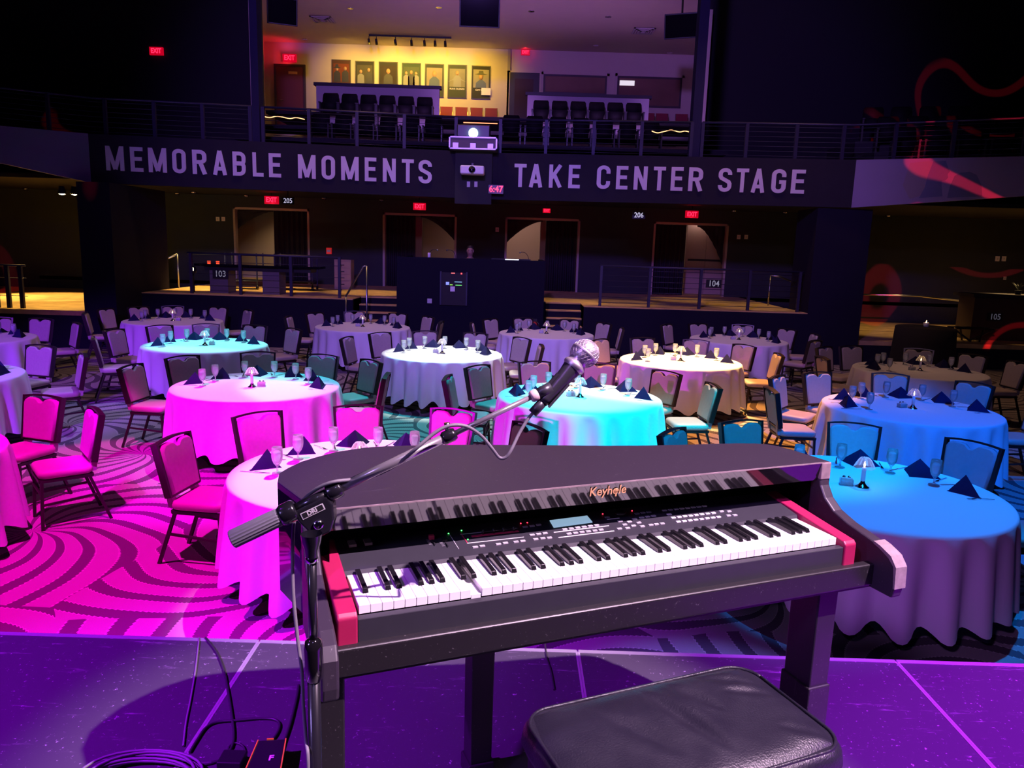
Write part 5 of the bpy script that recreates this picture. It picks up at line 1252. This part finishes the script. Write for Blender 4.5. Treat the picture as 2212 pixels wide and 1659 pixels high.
lt = thing('work_lamp', 'bright slim lamp bar on the mixing booth top', 'lamp', ((a.x + b.x) / 2, 17.0, zt - .08)); w2 = (b.x - a.x) / 2
MB().box(-w2, w2, -.05, .05, .06, .10).build('bar', M_chrome, lt); MB().box(-w2 * .3, w2 * .4, -.056, -.05, .065, .09).build('tube', emis('work_lamp_glow', (.7, .75, 1), 4), lt); MB().box(-.03, .03, -.03, .03, 0, .06).build('stem', M_black, lt)
for px, lab, sg in ((926, 'by the white can', 1), (984, 'by the person', -1), (1142, 'by the bright lamp bar', -1)):
    p = AY(px, 550, 17.1); t = thing('gooseneck_lamp', 'thin gooseneck lamp on the booth top ' + lab, 'lamp', (p.x, 17.1, zt - .08))
    MB().tube(smooth_path([(0, 0, 0), (.01 * sg, 0, .15), (.08 * sg, 0, .24), (.18 * sg, 0, .25)], 5), .007, 6).build('neck', M_black, t); MB().tube([(.17 * sg, 0, .25), (.21 * sg, 0, .235)], [.012, .018], 8).build('head', M_steel, t)
p = AY(927, 548, 16.95); o = MB().lathe([(0, 0), (.035, 0), (.035, .17), (.03, .18), (0, .18)], 12).build('drink_can', M_wbtn); o.location = (p.x, 16.95, zt - .08); setp(o, 'tall white can on the mixing booth top', 'can')
# the sound operator, seated, only head and shoulders above the booth
px_ = AY(1016, 540, 17.75)
pe = thing('person', 'person in dark clothes seated low behind the mixing booth', 'person', (px_.x, 17.75, 0))
hz = px_.z - .02
M_skin = mat('skin', (.34, .19, .13), .55); M_shirt = mat('dark_shirt', (.02, .018, .03), .8); M_hair = mat('dark_hair', (.02, .014, .012), .6)
body = MB(); rings = []
def er(cx, cy, z, rx, ry, n=20): return [(cx + rx * math.cos(2 * math.pi * j / n), cy + ry * math.sin(2 * math.pi * j / n), z) for j in range(n)]
for z, rx, ry, cy in ((.75, .17, .13, .06), (hz - .62, .18, .13, .05), (hz - .42, .20, .13, .03), (hz - .28, .225, .12, .0), (hz - .21, .19, .10, -.01), (hz - .17, .09, .075, -.01), (hz - .14, .055, .058, -.015), (hz - .10, .056, .062, -.02), (hz - .085, .062, .075, -.03), (hz - .04, .071, .088, -.03), (hz + .02, .075, .093, -.02), (hz + .07, .070, .085, -.015), (hz + .105, .045, .055, -.01), (hz + .118, .01, .012, -.01)): rings.append(er(0, cy, z, rx, ry))
body.loft(rings, True); pb_ = body.build('body', M_skin, pe)
nose = MB().prism([(-.012, -.115, hz - .03), (.012, -.115, hz - .03), (0, -.118, hz + .02)], (0, .02, 0)).build('nose', M_skin, pe)
for s in (-1, 1):
    MB().lathe([(0, 0), (.011, .002), (0, .006)], 8, (s * .03, -.112, hz + .012)).build('eye', M_dark, pe); MB().box(s * .074 - .008, s * .074 + .008, -.035, -.0, hz - .03, hz + .03).build('ear', M_skin, pe)
MB().box(-.022, .022, -.116, -.10, hz - .056, hz - .048).build('mouth', M_rchair, pe)
sh = MB(); rings = []
for z, rx, ry, cy in ((.74, .18, .14, .06), (hz - .62, .19, .14, .05), (hz - .42, .215, .145, .03), (hz - .28, .24, .135, .0), (hz - .205, .20, .115, -.01), (hz - .165, .10, .085, -.01)): rings.append(er(0, cy, z, rx, ry))
sh.loft(rings, True).build('shirt', M_shirt, pe)
ha = MB(); rings = []
for z, k, cy in ((hz - .02, 1.05, .012), (hz + .03, 1.10, .008), (hz + .075, 1.12, -.006), (hz + .11, .85, -.008), (hz + .132, .3, -.01)): rings.append(er(0, cy, z, .075 * k, .088 * k))
ha.loft(rings, True).build('hair', M_hair, pe)
MB().box(-.22, .22, -.2, .2, .70, .76).build('stool_top', M_black, None).location = (px_.x, 17.85, 0)
so = bpy.context.scene.objects['stool_top']; setp(so, 'black stool top under the seated booth person', 'stool')
MB().box(-.2, .2, -.18, .18, 0, .70).build('stool_base', M_black, so)
# fire extinguisher beside the right-hand stairs
p = AY(1152, 700, 16.5); ex = thing('fire_extinguisher', 'red fire extinguisher standing at the booth corner', 'extinguisher', (p.x + .02, 16.48, .35))
MB().lathe([(0, 0), (.075, 0), (.08, .03), (.08, .38), (.06, .44), (.025, .47), (0, .47)], 18).build('cylinder', mat('extinguisher_red', (.35, .02, .03), .3), ex); MB().box(-.02, .06, -.015, .015, .47, .53).build('valve', M_black, ex); MB().box(-.05, .05, -.083, -.078, .14, .32).build('label_sticker', M_wbtn, ex)
MB().tube([(.03, 0, .49), (.10, -.02, .42), (.095, -.03, .2)], .012, 6).build('hose', M_black, ex); MB().box(-.03, .03, .07, .12, .15, .4).build('bracket', M_black, ex)

# ------------------------------------------------------------------ things on the tiers
railing([(AY(405, 560, 17.2).x, 17.2), (AY(738, 560, 17.2).x, 17.2)], 'dark railing along the tier before the numbered counter', TZ + .9, TZ, (0.02, .34, .67, .985), ncab=3, pw=.06)
railing([(AY(1294, 600, 17.2).x, 17.2), (AY(1735, 600, 17.2).x, 17.2)], 'dark cable railing along the tier with the 104 plate', TZ + .9, TZ, (.01, .25, .5, .74, .985), pw=.06)
# bar-height counter with two pedestals
a, b = AY(430, 570, 17.75), AY(695, 575, 17.75)
tb_ = thing('counter_table', 'long dark counter on two pedestals behind the tier railing', 'counter', ((a.x + b.x) / 2, 17.75, TZ)); w2 = (b.x - a.x) / 2; zt_ = (a.z + b.z) / 2 - TZ
MB().box(-w2, w2, -.28, .35, zt_ - .05, zt_).build('counter_top', M_gloss, tb_); MB().box(-w2 + .2, w2 - .2, -.22, .3, zt_ - .14, zt_ - .05).build('apron', M_black, tb_)
for px0, px1 in ((453, 492), (567, 603)):
    x0, x1 = AY(px0, 600, 17.55).x - tb_.location.x, AY(px1, 600, 17.55).x - tb_.location.x; MB().box(x0, x1, -.2, .3, 0, zt_ - .14).build('pedestal', mat('pedestal_panel', (.12, .10, .11), .5), tb_)
for px, lab in ((453, 'at the end of the dark counter'), (472, 'beside the candle on the dark counter')):
    p = AY(px, 563, 17.75); t = thing('candle_cup', 'small red candle cup ' + lab, 'candle', (p.x, 17.7, TZ + zt_)); MB().lathe([(0, 0), (.035, 0), (.04, .06), (.03, .06), (.02, .05), (0, .05)], 12).build('cup', emis('red_cup_glow', (1, .08, .03), 1.2), t)
# wheeled cart, drawer cabinet, counter lamp
for px0, px1, Y, lab in ((495, 562, 19.4, 'metal wheeled cart behind the counter by opening 205'), (600, 680, 19.6, 'metal wheeled cart before the pleated curtain by 205')):
    a, b = AY(px0, 590, Y), AY(px1, 590, Y); t = thing('utility_cart', lab, 'cart', ((a.x + b.x) / 2, Y, TZ)); w2 = (b.x - a.x) / 2
    for z in (.2, .55, .85): MB().box(-w2, w2, -.25, .25, z, z + .03).build('shelf', M_rail, t)
    for sx in (-1, 1):
        for sy in (-1, 1):
            k = MB().box(sx * w2 - .015, sx * w2 + .015, sy * .24 - .015, sy * .24 + .015, .08, .9).build('upright', M_rail, t)
            w_ = MB().lathe([(0, -.02), (.05, -.02), (.05, .02), (0, .02)], 12); w_.v = [(sx * w2 + v[2], sy * .24 + v[1], .051 + v[0]) for v in w_.v]; w_.build('wheel', M_black, k)
a, b = AY(722, 568, 20.4), AY(758, 568, 20.4); t = thing('drawer_cabinet', 'pale wooden drawer cabinet with papers by the stair handrail', 'cabinet', ((a.x + b.x) / 2, 20.4, TZ)); w2 = (b.x - a.x) / 2
MB().box(-w2, w2, 0, .4, 0, .78).build('body', mat('pale_wood', (.42, .30, .18), .6), t)
for k in range(4): d = MB().box(-w2 + .02, w2 - .02, -.02, 0, .06 + .17 * k, .21 + .17 * k).build('drawer', mat('pale_wood2', (.48, .35, .2), .6), t); MB().box(-.05, .05, -.04, -.02, .12 + .17 * k, .14 + .17 * k).build('handle', M_black, d)
p = AY(405, 584, 17.3); t = thing('path_lamp', 'small round lamp glowing on a post by the tier railing', 'lamp', (p.x, 17.6, TZ)); MB().tube([(0, 0, 0), (0, 0, p.z - TZ - .08)], .025, 8).build('post', M_black, t)
g = MB().lathe([(.0, -.09), (.06, -.07), (.085, 0), (.06, .07), (0, .09)], 14, (0, 0, p.z - TZ)); g.build('globe', M_black, t); MB().lathe([(0, -.05), (.04, -.03), (.04, .03), (0, .05)], 10, (0, -.07, p.z - TZ + .02)).build('bulb', emis('path_bulb', (1, .85, .5), 12), t)
spot((p.x, 17.75, p.z), (p.x - .4, 22, 1.4), (1, .9, .5), 25, 100, .5, .05)
# stair handrails
def handrail(pl, Y, zb, label):
    pts = [AY(x, y, Y) for x, y in pl]; o = pts[0].copy(); o.z = zb; t = thing('handrail', label, 'handrail', o)
    MB().tube([q - o for q in pts], .022, 8).build('rail_tube', M_steel, t)
    for q in (pts[0], pts[-1]): MB().tube([q - o, Vector((q.x - o.x, 0, 0))], .02, 8).build('post', M_steel, t)
handrail([(747, 640), (785, 575), (792, 575)], 16.9, .0, 'steel handrail beside the lit stair flight')
handrail([(318, 578), (383, 549)], 18.8, TZ, 'steel handrail sloping down past the path lamp')
handrail([(1665, 594), (1685, 598), (1725, 614)], 19.2, TZ, 'steel handrail sloping down near the wall plates')
handrail([(1860, 636), (1990, 640), (2110, 654)], 19.6, .55, 'long dark handrail behind the black candle table')
# side areas
for px, Y in ((18, 18.2), (42, 18.2)): pass
railing([(AY(-60, 640, 16.1).x, 16.1), (AY(60, 640, 16.1).x, 16.1)], 'dark railing posts at the warm carpeted side aisle', 1.7, .80, (.45, .66, .9), ncab=2, pw=.08)
M_blackcloth = mat('black_cloth', (.012, .010, .012), .9)
p = AY(2000, 706, 16.0); t = thing('cocktail_table', 'round black-draped table with a lone candle below the side tier', 'table', (p.x, 16.0, 0))
MB().lathe([(0, p.z), (.56, p.z), (.585, p.z - .02), (.6, p.z - .3), (.64, .01)], 32).build('drape', M_blackcloth, t)
q = thing('candle_cup', 'white candle cup burning on the black-draped table', 'candle', (p.x, 16.0, p.z)); MB().lathe([(0, 0), (.05, 0), (.055, .09), (.045, .09), (.04, .05), (0, .05)], 14).build('cup', M_candle, q); MB().lathe([(0, .07), (.012, .09), (.004, .13), (0, .14)], 8).build('flame', M_flame, q)
a, b = AY(2062, 707, 17.7), AY(2150, 712, 17.7); t = thing('tray_stand', 'folding black tray stand on the side tier', 'tray stand', ((a.x + b.x) / 2, 17.8, .55)); w2 = (b.x - a.x) / 2; zt_ = a.z - .55
MB().box(-w2, w2, -.2, -.16, zt_ - .03, zt_).build('top_rail', M_black, t); MB().box(-w2, w2, .16, .2, zt_ - .03, zt_).build('top_rail', M_black, t)
for sx in (-1, 1):
    MB().bar((sx * w2 * .8, -.18, zt_ - .02), (sx * .1, .18, .01), .035, .035).build('leg', M_black, t); MB().bar((sx * w2 * .8, .18, zt_ - .02), (sx * .1, -.18, .01), .035, .035).build('leg', M_black, t)
for k in (-.5, 0, .5): MB().box(k * w2 - .03, k * w2 + .03, -.18, .18, zt_, zt_ + .006).build('strap', M_blackcloth, t)
a = AY(2096, 634, 18.2); t = thing('bar_counter', 'dark bar counter with the 105 plate on the side tier', 'bar', (a.x + 1.4, 18.6, .55)); zt_ = a.z - .55
MB().box(-1.4, 1.6, -.55, .3, zt_ - .08, zt_).build('bar_top', M_cap, t); MB().box(-1.3, 1.5, -.45, .2, 0, zt_ - .08).build('front_panel', mat('bar_panel', (.05, .03, .025), .5), t)
p = AY(2200, 628, 18.4); o = thing('potted_plant', 'small dark plant on the bar counter', 'plant', (p.x, 18.4, .55 + zt_)); MB().lathe([(0, 0), (.06, 0), (.08, .1), (.07, .1), (0, .09)], 12).build('pot', M_black, o)
M_leaf = mat('dark_leaf', (.02, .03, .02), .6); lf = random.Random(3)
for k in range(10):
    a_ = k * .63; e = lf.uniform(.1, .2); MB().prism([(0, 0, .09), (math.cos(a_) * e * .5 - .02, math.sin(a_) * e * .5, .16 + e * .4), (math.cos(a_) * e, math.sin(a_) * e, .12 + e), (math.cos(a_) * e * .5 + .03, math.sin(a_) * e * .5 + .02, .15 + e * .4)], (0, 0, .004)).build('leaf', M_leaf, o)
# wall plates
for px, py, w_, lab in ((470, 473, .10, 'beside the first curtained opening'), (482, 473, .10, 'with switch beside the first curtained opening'), (1074, 496, .10, 'between the middle curtained openings'), (1596, 512, .10, 'on the wall beyond the grey double door'), (1612, 512, .10, 'with dial on the wall beyond the grey double door'), (2155, 559, .12, 'on the warm-lit end wall'), (2169, 559, .12, 'with a dark logo on the warm-lit end wall'), (2171, 601, .08, 'narrow and low on the warm-lit end wall')):
    p = AY(px, py, WY - .02); t = thing('wall_plate', 'small pale wall plate ' + lab, 'wall plate', (p.x, WY - .02, p.z)); MB().box(-w_ / 2, w_ / 2, 0, .018, -w_ * .6, w_ * .6).build('plate', M_wbtn, t); MB().box(-w_ * .12, w_ * .12, -.006, 0, -w_ * .2, w_ * .2).build('switch', M_btn, t)
p = AY(711, 542, WY - .03); t = thing('fire_alarm', 'small red fire alarm box beside the pleated curtain', 'alarm', (p.x, WY - .03, p.z)); MB().box(-.07, .07, -.05, .028, -.09, .09).build('box', mat('alarm_red', (.7, .02, .03), .4, emit=(1, .03, .03), estr=.25), t); MB().box(-.05, .05, -.055, -.05, -.03, .03).build('strobe', M_wbtn, t)
# warm spotlights under the side balcony
for px, py, rr_ in ((134, 419, .075), (161, 420, .07), (181, 421, .045)):
    p = AY(px, py, 16.4); t = thing('ceiling_spotlight', 'blazing warm ceiling spotlight under the left banner'.replace('left ', 'red-marked '), 'spotlight', (p.x, 16.4, p.z), 0, 'warm spotlights under the balcony')
    MB().lathe([(0, .16), (.05, .16), (.08, .02), (.085, 0), (.07, 0), (.06, .04)], 14).build('can', M_black, t); MB().lathe([(0, -rr_ * .3), (rr_ * .7, -rr_ * .1), (rr_, rr_ * .3), (0, rr_ * .8)], 12).build('bulb', M_warm, t)
for px, py in ((56, 413), (207, 420), (308, 416), (383, 425), (418, 415), (532, 430), (700, 436), (824, 434), (1585, 464), (1694, 474), (1754, 469), (1842, 479), (1918, 474)):
    p = AZ(px, py, BOT - .02); Y = min(22, max(17.95, p.y)); p = AY(px, py, Y); o = MB().lathe([(0, .01), (.05, .01), (.06, -.012), (.075, .03), (.075, .05), (0, .05)], 12).build('recessed_downlight', M_chrome); o.location = (p.x, Y, BOT - .05); setp(o, 'small chrome downlight under the balcony', 'downlight', 'downlights under the balcony')
